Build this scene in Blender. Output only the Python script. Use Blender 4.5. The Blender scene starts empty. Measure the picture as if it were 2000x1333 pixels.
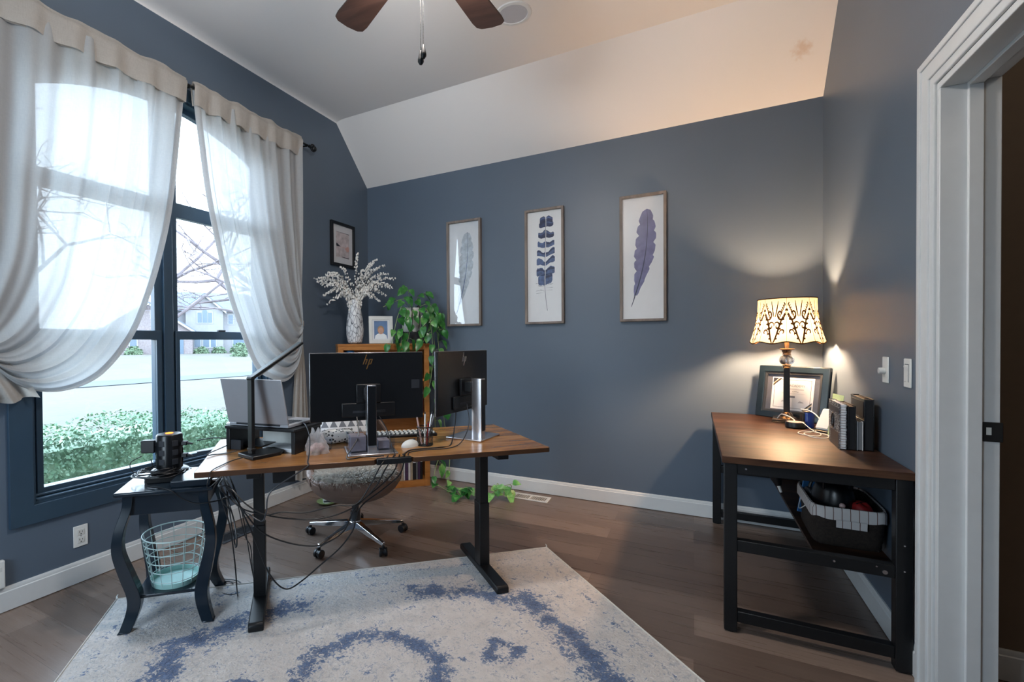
import bpy, bmesh, math, random
from mathutils import Vector, Matrix, noise
random.seed(7)
SC = bpy.context.scene
COL = SC.collection
PI = math.pi
def RD(a): return math.radians(a)
def V(*a): return Vector(a)

# ------------------------------------------------------------------ materials
def hexc(h):
    h = h.lstrip('#'); o = []
    for i in (0, 2, 4):
        c = int(h[i:i+2], 16)/255
        o.append(c/12.92 if c <= .04045 else ((c+.055)/1.055)**2.4)
    return (o[0], o[1], o[2], 1)
class NT:
    def __init__(s, name):
        s.m = bpy.data.materials.new(name); s.m.use_nodes = True
        s.t = s.m.node_tree; s.t.nodes.clear()
        s.out = s.n('ShaderNodeOutputMaterial')
    def n(s, typ, **kw):
        nd = s.t.nodes.new(typ)
        for k, v in kw.items(): setattr(nd, k, v)
        return nd
    def l(s, a, b): s.t.links.new(a, b)
    def coord(s, scale=(1, 1, 1), rot=(0, 0, 0), kind='Object', loc=(0, 0, 0)):
        c = s.n('ShaderNodeTexCoord'); mp = s.n('ShaderNodeMapping')
        mp.inputs['Scale'].default_value = scale; mp.inputs['Rotation'].default_value = rot
        mp.inputs['Location'].default_value = loc
        s.l(c.outputs[kind], mp.inputs['Vector']); return mp.outputs['Vector']
    def noise(s, vec, scale=5, detail=4, rough=.55, dist=0):
        nd = s.n('ShaderNodeTexNoise'); s.l(vec, nd.inputs['Vector'])
        nd.inputs['Scale'].default_value = scale; nd.inputs['Detail'].default_value = detail
        nd.inputs['Roughness'].default_value = rough; nd.inputs['Distortion'].default_value = dist
        return nd.outputs['Fac']
    def ramp(s, fac, stops):
        r = s.n('ShaderNodeValToRGB'); e = r.color_ramp.elements
        while len(e) < len(stops): e.new(.5)
        for k, (p, c) in enumerate(stops):
            e[k].position = p; e[k].color = hexc(c) if isinstance(c, str) else c
        s.l(fac, r.inputs['Fac']); return r.outputs['Color']
    def mix(s, fac, a, b, mode='MIX'):
        x = s.n('ShaderNodeMix', data_type='RGBA', blend_type=mode)
        for sock, v in ((x.inputs['Factor'], fac), (x.inputs['A'], a), (x.inputs['B'], b)):
            if isinstance(v, (int, float)): sock.default_value = v
            elif isinstance(v, (str, tuple)): sock.default_value = hexc(v) if isinstance(v, str) else v
            else: s.l(v, sock)
        return x.outputs['Result']
    def math(s, op, a, b=None):
        x = s.n('ShaderNodeMath', operation=op)
        for k, v in enumerate((a, b)):
            if v is None: continue
            if isinstance(v, (int, float)): x.inputs[k].default_value = v
            else: s.l(v, x.inputs[k])
        return x.outputs[0]
    def bsdf(s, col=None, rough=.5, metal=0, **kw):
        p = s.n('ShaderNodeBsdfPrincipled')
        if col is not None:
            if isinstance(col, str): p.inputs['Base Color'].default_value = hexc(col)
            else: s.l(col, p.inputs['Base Color'])
        if isinstance(rough, (int, float)): p.inputs['Roughness'].default_value = rough
        else: s.l(rough, p.inputs['Roughness'])
        p.inputs['Metallic'].default_value = metal
        for k, v in kw.items(): p.inputs[k.replace('_', ' ')].default_value = v
        s.l(p.outputs[0], s.out.inputs['Surface']); s.p = p; return p
    def bump(s, h, strength=.2, dist=.01):
        b = s.n('ShaderNodeBump'); b.inputs['Strength'].default_value = strength
        b.inputs['Distance'].default_value = dist
        s.l(h, b.inputs['Height']); s.l(b.outputs[0], s.p.inputs['Normal'])
def plain(name, col, rough=.5, metal=0, var=.12, nscale=18, bump=0, **kw):
    t = NT(name); v = t.coord()
    f = t.noise(v, nscale, 3)
    c = hexc(col); k1, k2 = 1-var, 1+var
    cc = t.ramp(f, [(.3, (c[0]*k1, c[1]*k1, c[2]*k1, 1)), (.7, (min(1, c[0]*k2), min(1, c[1]*k2), min(1, c[2]*k2), 1))])
    t.bsdf(cc, rough, metal, **kw)
    if bump: t.bump(t.noise(v, nscale*6, 3), bump, .004)
    return t.m
MT = {}
def P(name, *a, **k): MT[name] = plain(name, *a, **k)

WALLC = '#5b6979'
t = NT('wall_paint'); v = t.coord(); f = t.noise(v, 1.3, 2)
c = hexc(WALLC)
t.bsdf(t.ramp(f, [(.3, tuple(x*.95 for x in c[:3])+(1,)), (.7, tuple(x*1.04 for x in c[:3])+(1,))]), .42)
t.bump(t.noise(v, 260, 3), .08, .002); MT['wall'] = t.m
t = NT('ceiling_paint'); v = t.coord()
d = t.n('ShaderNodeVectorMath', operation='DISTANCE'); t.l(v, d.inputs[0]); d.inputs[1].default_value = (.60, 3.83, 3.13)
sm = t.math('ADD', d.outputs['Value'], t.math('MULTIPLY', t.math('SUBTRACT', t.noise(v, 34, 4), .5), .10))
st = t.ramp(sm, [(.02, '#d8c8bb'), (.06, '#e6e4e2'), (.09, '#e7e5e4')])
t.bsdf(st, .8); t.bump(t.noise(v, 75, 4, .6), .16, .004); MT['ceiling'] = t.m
P('trim', '#d9dcdd', .38, var=.02)
P('hall', '#7b6a5a', .7, var=.03)
# plank floor, boards running along x
t = NT('plank_floor'); v = t.coord()
def brick(mort, c1, c2, cm):
    b = t.n('ShaderNodeTexBrick'); t.l(v, b.inputs['Vector'])
    b.offset = .37; b.offset_frequency = 2; b.squash = 1
    b.inputs['Scale'].default_value = 1; b.inputs['Mortar Size'].default_value = mort
    b.inputs['Brick Width'].default_value = 1.35; b.inputs['Row Height'].default_value = .185
    b.inputs['Bias'].default_value = 0; b.inputs['Mortar Smooth'].default_value = .1
    b.inputs['Color1'].default_value = c1; b.inputs['Color2'].default_value = c2; b.inputs['Mortar'].default_value = cm
    return b
b = brick(.0009, hexc('#73645b'), hexc('#a08f84'), hexc('#64524a'))
gv = t.coord((1.2, 22, 1)); g = t.noise(gv, 1.6, 5, .55, .5)
gv2 = t.coord((4, 120, 1)); g2 = t.noise(gv2, 2.0, 3, .6, .4)
gr = t.mix(1.0, b.outputs['Color'], t.ramp(g, [(.2, '#d5ceca'), (.5, '#e2dcd8'), (.8, '#f4f1ef')]), 'MULTIPLY')
gr = t.mix(1.0, gr, t.ramp(g2, [(.3, '#ece8e5'), (.7, '#ffffff')]), 'MULTIPLY')
t.bsdf(gr, t.math('ADD', .22, t.math('MULTIPLY', g, .14)))
MT['floor'] = t.m
# rustic laminate
def rustic(name, c, rough=.33, ax=(2.2, 16, 16), bmp=.05, spec=.5):
    t = NT(name); v = t.coord(ax); v2 = t.coord((1, 1, 1))
    f = t.noise(v, 1.1, 6, .55, .7); b = t.noise(v2, 3.2, 4, .6, .8)
    col = t.ramp(f, [(.28, c[0]), (.48, c[1]), (.62, c[2]), (.78, c[1])])
    col = t.mix(t.math('MULTIPLY', b, .75), col, c[3])
    t.bsdf(col, rough, Specular_IOR_Level=spec); t.bump(f, bmp, .002) if bmp else None; return t.m
MT['desk_wood'] = rustic('desk_laminate', ('#6e4829', '#a27242', '#c4955d', '#7d5230'), .22, (1.6, 9, 9), 0)
MT['console_wood'] = rustic('console_laminate', ('#1c120e', '#3f2a1f', '#624534', '#2c1d16'), .40, spec=.22)
MT['oak'] = rustic('oak', ('#8a5524', '#b5783c', '#c98e50', '#a96a33'), .4, (3, 3, 14))
MT['walnut'] = rustic('walnut', ('#241815', '#3c2a24', '#4b362e', '#35241f'), .42, (3, 26, 3))
MT['grey_wood'] = rustic('weathered_wood', ('#5d534d', '#82766e', '#9a8d84', '#756a63'), .6, (14, 14, 3))
P('black_metal', '#141619', .42, .2, var=.05)
P('navy_paint', '#18242f', .2, var=.05)
P('window_paint', '#33485a', .35, var=.03)
P('black_plastic', '#101216', .4, var=.05)
P('satin_black', '#0c0d10', .3, var=.03)
P('dark_grey', '#2a2d33', .45)
P('silver', '#c9c6c9', .26, .9, var=.03)
P('laptop_grey', '#b4b5ba', .36, .35, var=.02)
P('chrome', '#e2e4e8', .08, 1, var=.02)
P('bronze', '#6b5a4b', .25, .8, var=.08)
P('copper', '#d79a5a', .22, .9, var=.05)
P('rose', '#c7a9a5', .5)
P('white_plastic', '#e8e9e6', .35, var=.02)
P('offwhite', '#d9dad6', .5, var=.03)
P('slot_black', '#1a1a1a', .6)
P('paper', '#eef0f2', .7, var=.02)
P('mat_paper', '#dfe0e3', .75, var=.02)
P('mint', '#a9d6cf', .45, var=.04)
P('mint_wire', '#c5dcd9', .4, var=.03)
P('bark', '#71686c', .9, var=.2, nscale=6)
P('house_wall', '#7f7e81', .9, var=.05, nscale=2)
P('house_roof', '#60656e', .95, var=.15, nscale=3)
P('house_trim', '#8f9195', .8)
P('house_glass', '#4c5c6c', .3)
P('asphalt', '#454c56', .95, var=.06, nscale=.8)
P('shrub', '#586a52', .9, var=.3, nscale=3)
P('book_black', '#17171a', .5); P('book_white', '#cfcfd0', .55); P('book_purple', '#43304f', .5)
P('book_grey', '#6f7276', .6); P('book_tan', '#a89a86', .6); P('book_red', '#5e2226', .55); P('book_blue', '#33506e', .55)
P('blue_plastic', '#1b3a8a', .25); P('sky_blue', '#3f7fbe', .5); P('red_cloth', '#8e1717', .6)
P('terracotta', '#9b6046', .7); P('olive_glass', '#49584a', .2)
P('twig', '#3e2a22', .8); P('catkin', '#e6e3de', .9, var=.06, nscale=60)
P('soil', '#2b2019', .95)
P('pale_stem', '#9db377', .5, var=.1)
P('print_navy', '#1f2c55', .7, var=.5, nscale=45); P('print_slate', '#4a5f8c', .7, var=.4, nscale=40)
P('print_violet', '#716f9a', .7, var=.25, nscale=25); P('print_grey', '#c0c8cf', .7, var=.25, nscale=30)
P('print_dark', '#1d2548', .7); P('ink', '#22242c', .7); P('ink_grey', '#777a85', .7); P('gold_ink', '#b99a62', .45)
P('pink_paper', '#d8aaa0', .6); P('green_paper', '#b9d8a9', .6)
P('skin_print', '#c79a86', .6); P('hair_print', '#a98662', .7); P('sky_print', '#5f7da6', .6)
P('linen', '#cfcac2', .9, var=.05, nscale=120, bump=.2)
P('beige_leather', '#6f594e', .5, var=.06, bump=.1)
P('wicker', '#2b221c', .8, var=.4, nscale=90, bump=.6)
P('light_wood_base', '#8d6a44', .5)
P('fur', '#dedad4', .95, var=.12, nscale=40)
P('speaker_grille', '#b9bcc4', .7, var=.08, nscale=240)
# leaf
t = NT('pothos_leaf'); v = t.coord(); f = t.noise(v, 14, 4)
t.bsdf(t.ramp(f, [(.3, '#1b5523'), (.55, '#347a33'), (.74, '#79b35e')]), .3); MT['leaf'] = t.m
t = NT('pothos_leaf_pale'); v = t.coord(); f = t.noise(v, 14, 4)
t.bsdf(t.ramp(f, [(.3, '#4d9a4a'), (.55, '#8cc873'), (.72, '#c9e6b5')]), .32); MT['leaf2'] = t.m
t = NT('hedge_leaf'); v = t.coord(); f = t.noise(v, 5, 4)
t.bsdf(t.ramp(f, [(.3, '#465c44'), (.52, '#648463'), (.7, '#93aa8c')]), .55); MT['hedge'] = t.m
# dormant lawn
t = NT('dormant_lawn'); v = t.coord(); f = t.noise(v, .35, 5, .65); f2 = t.noise(v, 9, 4)
t.bsdf(t.mix(.4, t.ramp(f, [(.3, '#4f4b42'), (.6, '#5c5850'), (.75, '#4a4d3e')]), t.ramp(f2, [(.3, '#4a463f'), (.7, '#64615a')])), 1.0)
MT['lawn'] = t.m
# glass pane: mostly clear with a faint reflection
def glass(name, refl=.01, tint=(1, 1, 1, 1), ior=1.45):
    t = NT(name); tr = t.n('ShaderNodeBsdfTransparent'); tr.inputs[0].default_value = tint
    gl = t.n('ShaderNodeBsdfGlossy'); gl.inputs['Roughness'].default_value = refl
    fr = t.n('ShaderNodeFresnel'); fr.inputs['IOR'].default_value = ior
    ge = t.n('ShaderNodeNewGeometry'); fac = t.math('MULTIPLY', fr.outputs[0], t.math('SUBTRACT', 1.0, ge.outputs['Backfacing']))
    mx = t.n('ShaderNodeMixShader'); t.l(fac, mx.inputs[0]); t.l(tr.outputs[0], mx.inputs[1]); t.l(gl.outputs[0], mx.inputs[2])
    t.l(mx.outputs[0], t.out.inputs['Surface']); return t.m
MT['glass'] = glass('window_glass', tint=(.93, .97, 1, 1))
MT['frame_glass'] = glass('picture_glass', .3, tint=(.98, .98, .98, 1))
MT['frame_glass_shiny'] = glass('picture_glass_glossy', tint=(.96, .97, .98, 1), ior=1.9)
MT['clear_plastic'] = glass('clear_plastic', tint=(.9, .92, .95, 1))
MT['tinted_plastic'] = glass('tinted_plastic', tint=(.55, .53, .62, 1))
t = NT('crystal'); t.bsdf('#f3ece6', .02, 0, IOR=1.5, Transmission_Weight=1.0); MT['crystal'] = t.m
# sheer cloth
def sheer(name, col, clear, tlu=.62, dim=1.0):
    t = NT(name); v = t.coord()
    vx = t.coord((1, 30, 260)); vz = t.coord((1, 260, 30))
    wv = t.math('ADD', t.noise(vx, 1.6, 3), t.noise(vz, 1.6, 3))
    cc = t.ramp(t.math('MULTIPLY', wv, .5), [(.35, col[0]), (.65, col[1])])
    df = t.n('ShaderNodeBsdfDiffuse'); tl = t.n('ShaderNodeBsdfTranslucent'); tr = t.n('ShaderNodeBsdfTransparent')
    t.l(cc, df.inputs[0]); t.l(t.mix(1-dim, cc, (0, 0, 0, 1)), tl.inputs[0])
    a = t.n('ShaderNodeMixShader'); a.inputs[0].default_value = tlu
    t.l(df.outputs[0], a.inputs[1]); t.l(tl.outputs[0], a.inputs[2])
    m = t.n('ShaderNodeMixShader')
    t.l(t.math('MULTIPLY', clear, wv), m.inputs[0])
    t.l(a.outputs[0], m.inputs[1]); t.l(tr.outputs[0], m.inputs[2])
    t.l(m.outputs[0], t.out.inputs['Surface']); return t.m
MT['sheer'] = sheer('sheer_curtain', ('#e9ecef', '#f8fafb'), .05, .58, .41)
MT['sheer_edge'] = sheer('sheer_curtain_edge', ('#e6e8ea', '#f6f7f8'), .03, .55, .5)
MT['sheer_double'] = sheer('sheer_curtain_hem', ('#dcd5cd', '#ece6de'), .02, .5, .5)
MT['shade_cloth'] = sheer('lampshade_cloth', ('#d9c8a4', '#e6d6b2'), .0, .075)
MT['shade_brown'] = sheer('lampshade_embroidery', ('#4a2f18', '#5c3c20'), .0, .10)
MT['bag'] = sheer('crinkled_bag', ('#e2dcdc', '#ffffff'), .55)
def emit(name, col, s):
    t = NT(name); e = t.n('ShaderNodeEmission'); e.inputs[0].default_value = hexc(col); e.inputs[1].default_value = s
    t.l(e.outputs[0], t.out.inputs['Surface']); return t.m
MT['bulb_warm'] = emit('warm_bulb', '#ffd0a2', 1080)
MT['fan_glass'] = emit('lit_fan_bowl', '#fff6ee', 92)
MT['led_orange'] = emit('orange_indicator', '#ff8a3a', 2.2)
# brick facade of the house
t = NT('house_brick'); v = t.coord(); f = t.noise(v, 7, 3)
t.bsdf(t.ramp(f, [(.3, '#6f6667'), (.7, '#837b7c')]), .95); MT['house_brick'] = t.m
# geometric cushion: rows of grey triangles on white
t = NT('triangle_print'); c = t.n('ShaderNodeTexCoord'); sp = t.n('ShaderNodeSeparateXYZ'); t.l(c.outputs['Object'], sp.inputs[0])
px = t.math('FRACT', t.math('MULTIPLY', sp.outputs['X'], 17.0)); pz = t.math('FRACT', t.math('MULTIPLY', sp.outputs['Z'], 17.0))
tri = t.math('GREATER_THAN', t.math('SUBTRACT', 1.0, t.math('MULTIPLY', t.math('ABSOLUTE', t.math('SUBTRACT', px, .5)), 2.0)), t.math('ADD', pz, .12))
t.bsdf(t.mix(tri, '#e6e6e8', '#7b7d84'), .9); MT['triangles'] = t.m
# black-and-white speckled print
def dots(name, a, b, sc, th):
    t = NT(name); v = t.coord(); w = t.n('ShaderNodeTexVoronoi'); t.l(v, w.inputs['Vector']); w.inputs['Scale'].default_value = sc
    t.bsdf(t.mix(t.math('LESS_THAN', w.outputs['Distance'], th), a, b), .6); return t.m
MT['pouch_print'] = dots('pouch_print', '#e9e6e2', '#26262a', 55, .33)
MT['notebook_silver'] = dots('silver_fleck', '#33363b', '#a9b3b9', 130, .42)
MT['vase_crackle'] = None
t = NT('vase_crackle'); v = t.coord((1, 1, .45)); w = t.n('ShaderNodeTexVoronoi', feature='DISTANCE_TO_EDGE'); t.l(v, w.inputs['Vector'])
w.inputs['Scale'].default_value = 42
t.bsdf(t.ramp(w.outputs['Distance'], [(.012, '#4a4c56'), (.05, '#d3d5d9'), (.3, '#e8eaec')]), .45); MT['vase_crackle'] = t.m
# plaid liner
t = NT('check_cloth'); c = t.n('ShaderNodeTexCoord'); sp = t.n('ShaderNodeSeparateXYZ'); t.l(c.outputs['Object'], sp.inputs[0])
ln = t.math('LESS_THAN', t.math('FRACT', t.math('MULTIPLY', sp.outputs['X'], 34.0)), .09)
ln2 = t.math('LESS_THAN', t.math('FRACT', t.math('MULTIPLY', sp.outputs['Y'], 34.0)), .09)
t.bsdf(t.mix(t.math('MAXIMUM', ln, ln2), '#d3cfcd', '#6a4a40'), .9); MT['check'] = t.m
# rug: pattern attribute + fibre noise
t = NT('rug_pile'); at = t.n('ShaderNodeAttribute', attribute_name='pattern'); v = t.coord()
n1 = t.noise(v, 62, 4, .75, .8); n2 = t.noise(v, 14, 4, .6); n3 = t.noise(v, 3, 3)
k = t.math('ADD', at.outputs['Fac'], t.math('ADD', t.math('MULTIPLY', t.math('SUBTRACT', n1, .5), 2.6), t.math('MULTIPLY', t.math('SUBTRACT', n2, .5), 1.9)))
base = t.mix(t.math('MULTIPLY', n3, .8), t.ramp(n2, [(.3, '#cbc6c2'), (.55, '#e3deda'), (.75, '#efebe7')]), '#dad0c9')
nf = t.noise(v, 48, 4, .75, 1.0)
base = t.mix(t.ramp(nf, [(.53, (0, 0, 0, 1)), (.68, (.75, .75, .75, 1))]), base, '#8d97a6')
colr = t.mix(t.ramp(k, [(.34, (0, 0, 0, 1)), (.58, (1, 1, 1, 1))]), base, t.ramp(n1, [(.35, '#26385f'), (.65, '#667fa6')]))
t.bsdf(colr, 1.0, 0); t.p.inputs['Sheen Weight'].default_value = .25
n4 = t.noise(v, 60, 4, .75, 1.2)
vv = t.n('ShaderNodeTexVoronoi', feature='SMOOTH_F1'); t.l(v, vv.inputs['Vector']); vv.inputs['Scale'].default_value = 75; vv.inputs['Smoothness'].default_value = .6
t.bump(t.math('ADD', t.math('MULTIPLY', n4, 1.2), t.math('MULTIPLY', vv.outputs['Distance'], .5)), .8, .012); MT['rug'] = t.m

# ------------------------------------------------------------------ mesh builder
class MB:
    def __init__(s): s.v = []; s.f = []; s.M = Matrix()
    def add(s, vs, fs):
        o = len(s.v); s.v += [s.M @ Vector(p) for p in vs]; s.f += [[i+o for i in f] for f in fs]; return s
    def box(s, c, d, rot=None):
        x, y, z = d[0]/2, d[1]/2, d[2]/2
        R_ = rot if rot is not None else Matrix()
        vs = [Vector(c)+R_ @ Vector(p) for p in ((-x,-y,-z),(x,-y,-z),(x,y,-z),(-x,y,-z),(-x,-y,z),(x,-y,z),(x,y,z),(-x,y,z))]
        return s.add(vs, [(0,3,2,1),(4,5,6,7),(0,1,5,4),(1,2,6,5),(2,3,7,6),(3,0,4,7)])
    def b2(s, a, b):   # box from two corners
        return s.box([(a[i]+b[i])/2 for i in range(3)], [abs(b[i]-a[i]) for i in range(3)])
    def cyl(s, p0, p1, r0, r1=None, n=16, caps=True):
        r1 = r0 if r1 is None else r1
        p0, p1 = Vector(p0), Vector(p1); d = (p1-p0).normalized()
        a = d.orthogonal().normalized(); b = d.cross(a)
        vs = []
        for p, r in ((p0, r0), (p1, r1)):
            for i in range(n):
                an = 2*PI*i/n; vs.append(p+a*(r*math.cos(an))+b*(r*math.sin(an)))
        fs = [(i, (i+1) % n, n+(i+1) % n, n+i) for i in range(n)]
        if caps: fs += [tuple(range(n-1, -1, -1)), tuple(range(n, 2*n))]
        return s.add(vs, fs)
    def tube(s, pts, r, n=8, closed=False, caps=True):
        pts = [Vector(p) for p in pts]; m = len(pts); vs = []
        up = None
        for i, p in enumerate(pts):
            a = pts[(i-1) % m] if (closed or i > 0) else p
            b = pts[(i+1) % m] if (closed or i < m-1) else p
            d = (b-a).normalized() if (b-a).length > 1e-9 else V(0, 0, 1)
            if up is None: up = d.orthogonal().normalized()
            up = (up-d*up.dot(d)); up = up.normalized() if up.length > 1e-6 else d.orthogonal().normalized()
            w = d.cross(up); rr = r[i] if isinstance(r, (list, tuple)) else r
            for k in range(n):
                an = 2*PI*k/n; vs.append(p+up*(rr*math.cos(an))+w*(rr*math.sin(an)))
        fs = []
        for i in range(m if closed else m-1):
            j = (i+1) % m
            for k in range(n): fs.append((i*n+k, i*n+(k+1) % n, j*n+(k+1) % n, j*n+k))
        if caps and not closed: fs += [tuple(range(n-1, -1, -1)), tuple(range((m-1)*n, m*n))]
        return s.add(vs, fs)
    def lathe(s, prof, n=32, sx=1, sy=1, cap0=True, cap1=True):
        vs = []; m = len(prof)
        for r, z in prof:
            for i in range(n):
                an = 2*PI*i/n; vs.append((r*sx*math.cos(an), r*sy*math.sin(an), z))
        fs = [(j*n+i, j*n+(i+1) % n, (j+1)*n+(i+1) % n, (j+1)*n+i) for j in range(m-1) for i in range(n)]
        if cap0: fs.append(tuple(range(n-1, -1, -1)))
        if cap1: fs.append(tuple(range((m-1)*n, m*n)))
        return s.add(vs, fs)
    def prism(s, poly, a, b, axis='z'):
        n = len(poly)
        def q(p, h): return {'z': (p[0], p[1], h), 'y': (p[0], h, p[1]), 'x': (h, p[0], p[1])}[axis]
        vs = [q(p, a) for p in poly]+[q(p, b) for p in poly]
        fs = [(i, (i+1) % n, n+(i+1) % n, n+i) for i in range(n)]+[tuple(range(n-1, -1, -1)), tuple(range(n, 2*n))]
        return s.add(vs, fs)
    def ball(s, c, r, n=10, sc=(1, 1, 1)):
        vs = []; fs = []; m = max(4, n//2)
        for j in range(1, m):
            th = PI*j/m
            for i in range(n):
                an = 2*PI*i/n; vs.append((c[0]+r*sc[0]*math.sin(th)*math.cos(an), c[1]+r*sc[1]*math.sin(th)*math.sin(an), c[2]+r*sc[2]*math.cos(th)))
        a = len(vs); vs += [(c[0], c[1], c[2]+r*sc[2]), (c[0], c[1], c[2]-r*sc[2])]
        for j in range(m-2):
            for i in range(n): fs.append((j*n+i, (j+1)*n+i, (j+1)*n+(i+1) % n, j*n+(i+1) % n))
        for i in range(n):
            fs.append((a, i, (i+1) % n)); fs.append((a+1, (m-2)*n+(i+1) % n, (m-2)*n+i))
        return s.add(vs, fs)
    def grid(s, fn, nu, nv):
        vs = [fn(i/nu, j/nv) for j in range(nv+1) for i in range(nu+1)]
        fs = [(j*(nu+1)+i, j*(nu+1)+i+1, (j+1)*(nu+1)+i+1, (j+1)*(nu+1)+i) for j in range(nv) for i in range(nu)]
        return s.add(vs, fs)
    def ob(s, name, mat, parent=None, bev=0, smooth=True, solid=0, seg=2):
        me = bpy.data.meshes.new(name); me.from_pydata([tuple(p) for p in s.v], [], s.f)
        bm = bmesh.new(); bm.from_mesh(me); bmesh.ops.recalc_face_normals(bm, faces=bm.faces); bm.to_mesh(me); bm.free()
        if smooth:
            me.polygons.foreach_set('use_smooth', [True]*len(me.polygons))
            me.set_sharp_from_angle(angle=RD(38))
        me.materials.append(MT[mat])
        o = bpy.data.objects.new(name, me); COL.objects.link(o)
        if parent is not None: o.parent = parent
        if solid:
            md = o.modifiers.new('thick', 'SOLIDIFY'); md.thickness = solid; md.offset = 0
        if bev:
            md = o.modifiers.new('bevel', 'BEVEL'); md.width = bev; md.segments = seg; md.limit_method = 'ANGLE'; md.angle_limit = RD(40)
        return o
def tag(o, label, cat, group=None, kind=None):
    o['label'] = label; o['category'] = cat
    if group: o['group'] = group
    if kind: o['kind'] = kind
    return o
def thing(name, label, cat, loc=(0, 0, 0), rz=0, group=None, rot=None):
    o = bpy.data.objects.new(name, None); COL.objects.link(o); o.empty_display_size = .05
    o.location = loc; o.rotation_euler = rot if rot else (0, 0, rz)
    return tag(o, label, cat, group)
def struct(o): o['kind'] = 'structure'; return o
def B(name, mat, parent, *boxes, bev=0, label=None):
    m = MB()
    for c, d in boxes: m.box(c, d)
    o = m.ob(name, mat, parent, bev)
    if label: o['label'] = label
    return o
def cat_rom(pts, k=8, closed=False):
    pts = [Vector(p) for p in pts]; n = len(pts); out = []
    rng = range(n if closed else n-1)
    for i in rng:
        p0 = pts[(i-1) % n] if (closed or i > 0) else pts[0]*2-pts[1]
        p1, p2 = pts[i], pts[(i+1) % n]
        p3 = pts[(i+2) % n] if (closed or i < n-2) else p2*2-p1
        for j in range(k):
            u = j/k
            out.append(.5*((2*p1)+(p2-p0)*u+(2*p0-5*p1+4*p2-p3)*u*u+(3*p1-p0-3*p2+p3)*u**3))
    if not closed: out.append(pts[-1])
    return out
def lerp(a, b, t): return a+(b-a)*t
def interp(pts, t):
    n = len(pts)-1; x = min(max(t, 0), 1)*n; i = min(int(x), n-1); return Vector(pts[i]).lerp(Vector(pts[i+1]), x-i)
def copy_tree(o, parent=None):
    c = o.copy(); COL.objects.link(c)
    if parent is not None: c.parent = parent
    for ch in list(o.children): copy_tree(ch, c)
    return c
def text_mesh(name, body, size, mat, parent, loc, rot, ext=.0002, align='CENTER'):
    cu = bpy.data.curves.new(name, 'FONT'); cu.body = body; cu.size = size; cu.extrude = ext; cu.align_x = align
    tmp = bpy.data.objects.new(name, cu); COL.objects.link(tmp)
    dg = bpy.context.evaluated_depsgraph_get(); me = bpy.data.meshes.new_from_object(tmp.evaluated_get(dg))
    bpy.data.objects.remove(tmp); bpy.data.curves.remove(cu)
    me.materials.clear(); me.materials.append(MT[mat])
    o = bpy.data.objects.new(name, me); COL.objects.link(o); o.parent = parent; o.location = loc; o.rotation_euler = rot
    return o
def heart_leaf(m, base, dirv, nrm, L, W, cup=.25, droop=.3):
    d = Vector(dirv).normalized(); n = Vector(nrm); n = (n-d*n.dot(d)); n = n.normalized() if n.length > 1e-4 else d.orthogonal().normalized()
    s = d.cross(n)
    prof = [(0, .0), (-.04, .5), (.12, .92), (.34, 1.0), (.6, .74), (.82, .36), (1, 0)]
    mid = []; lf = []; rt = []
    for u, w in prof:
        dz = -droop*L*u*u
        c = Vector(base)+d*(L*max(u, 0))+n*dz
        mid.append(c)
        e = Vector(base)+d*(L*u)+n*(dz+cup*W*w*.5)
        lf.append(e+s*(W*.5*w)); rt.append(e-s*(W*.5*w))
    vs = mid+lf+rt; k = len(prof); fs = []
    for i in range(k-1):
        fs.append((i, i+1, k+i+1, k+i)); fs.append((i+1, i, 2*k+i, 2*k+i+1))
    m.add(vs, fs)

# ------------------------------------------------------------------ room shell
XL, XR, YB, YF = -2.946, .748, 4.058, -1.30
ZC, ZT, YC = 3.385, 2.90, 3.574
def plate(name, mat, parent, outer, holes, a, b, axis='x', bev=0):
    """flat plate with holes: 2-D loops filled, then given thickness between a and b along the axis"""
    bm = bmesh.new(); es = []
    for lp in [outer]+list(holes):
        vs = [bm.verts.new({'x': (a, p[0], p[1]), 'y': (p[0], a, p[1]), 'z': (p[0], p[1], a)}[axis]) for p in lp]
        es += [bm.edges.new((vs[i], vs[(i+1) % len(vs)])) for i in range(len(vs))]
    nr = {'x': (1, 0, 0), 'y': (0, 1, 0), 'z': (0, 0, 1)}[axis]
    bmesh.ops.triangle_fill(bm, use_beauty=True, use_dissolve=False, edges=es, normal=nr)
    ext = bmesh.ops.extrude_face_region(bm, geom=bm.faces[:])
    d = Vector(nr)*(b-a)
    bmesh.ops.translate(bm, vec=d, verts=[g for g in ext['geom'] if isinstance(g, bmesh.types.BMVert)])
    bmesh.ops.recalc_face_normals(bm, faces=bm.faces)
    me = bpy.data.meshes.new(name); bm.to_mesh(me); bm.free()
    me.polygons.foreach_set('use_smooth', [True]*len(me.polygons)); me.set_sharp_from_angle(angle=RD(30))
    me.materials.append(MT[mat]); o = bpy.data.objects.new(name, me); COL.objects.link(o)
    if parent is not None: o.parent = parent
    if bev:
        md = o.modifiers.new('bevel', 'BEVEL'); md.width = bev; md.segments = 2; md.limit_method = 'ANGLE'; md.angle_limit = RD(40)
    return o
def rect(y0, y1, z0, z1): return [(y0, z0), (y1, z0), (y1, z1), (y0, z1)]
WY0, WY1, WZ0, WYC = 1.142, 2.70, .49, 1.921
def arch(y0, y1, z0, off, n=22):
    """window outline: straight foot and sides, segmental arched head; off > 0 grows it"""
    pts = [(y0, z0), (y1, z0)]
    for i in range(n+1):
        y = lerp(y1, y0, i/n); yy = (y-WYC)/.78
        pts.append((y, 2.70+.215*(1-yy*yy)+off))
    return pts
opening = arch(WY0, WY1, WZ0, 0)
struct(plate('wall_left', 'wall', None, [(YF, 0), (YB, 0), (YB, ZT), (YC, ZC), (YF, ZC)], [opening], XL, XL-.14))
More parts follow.
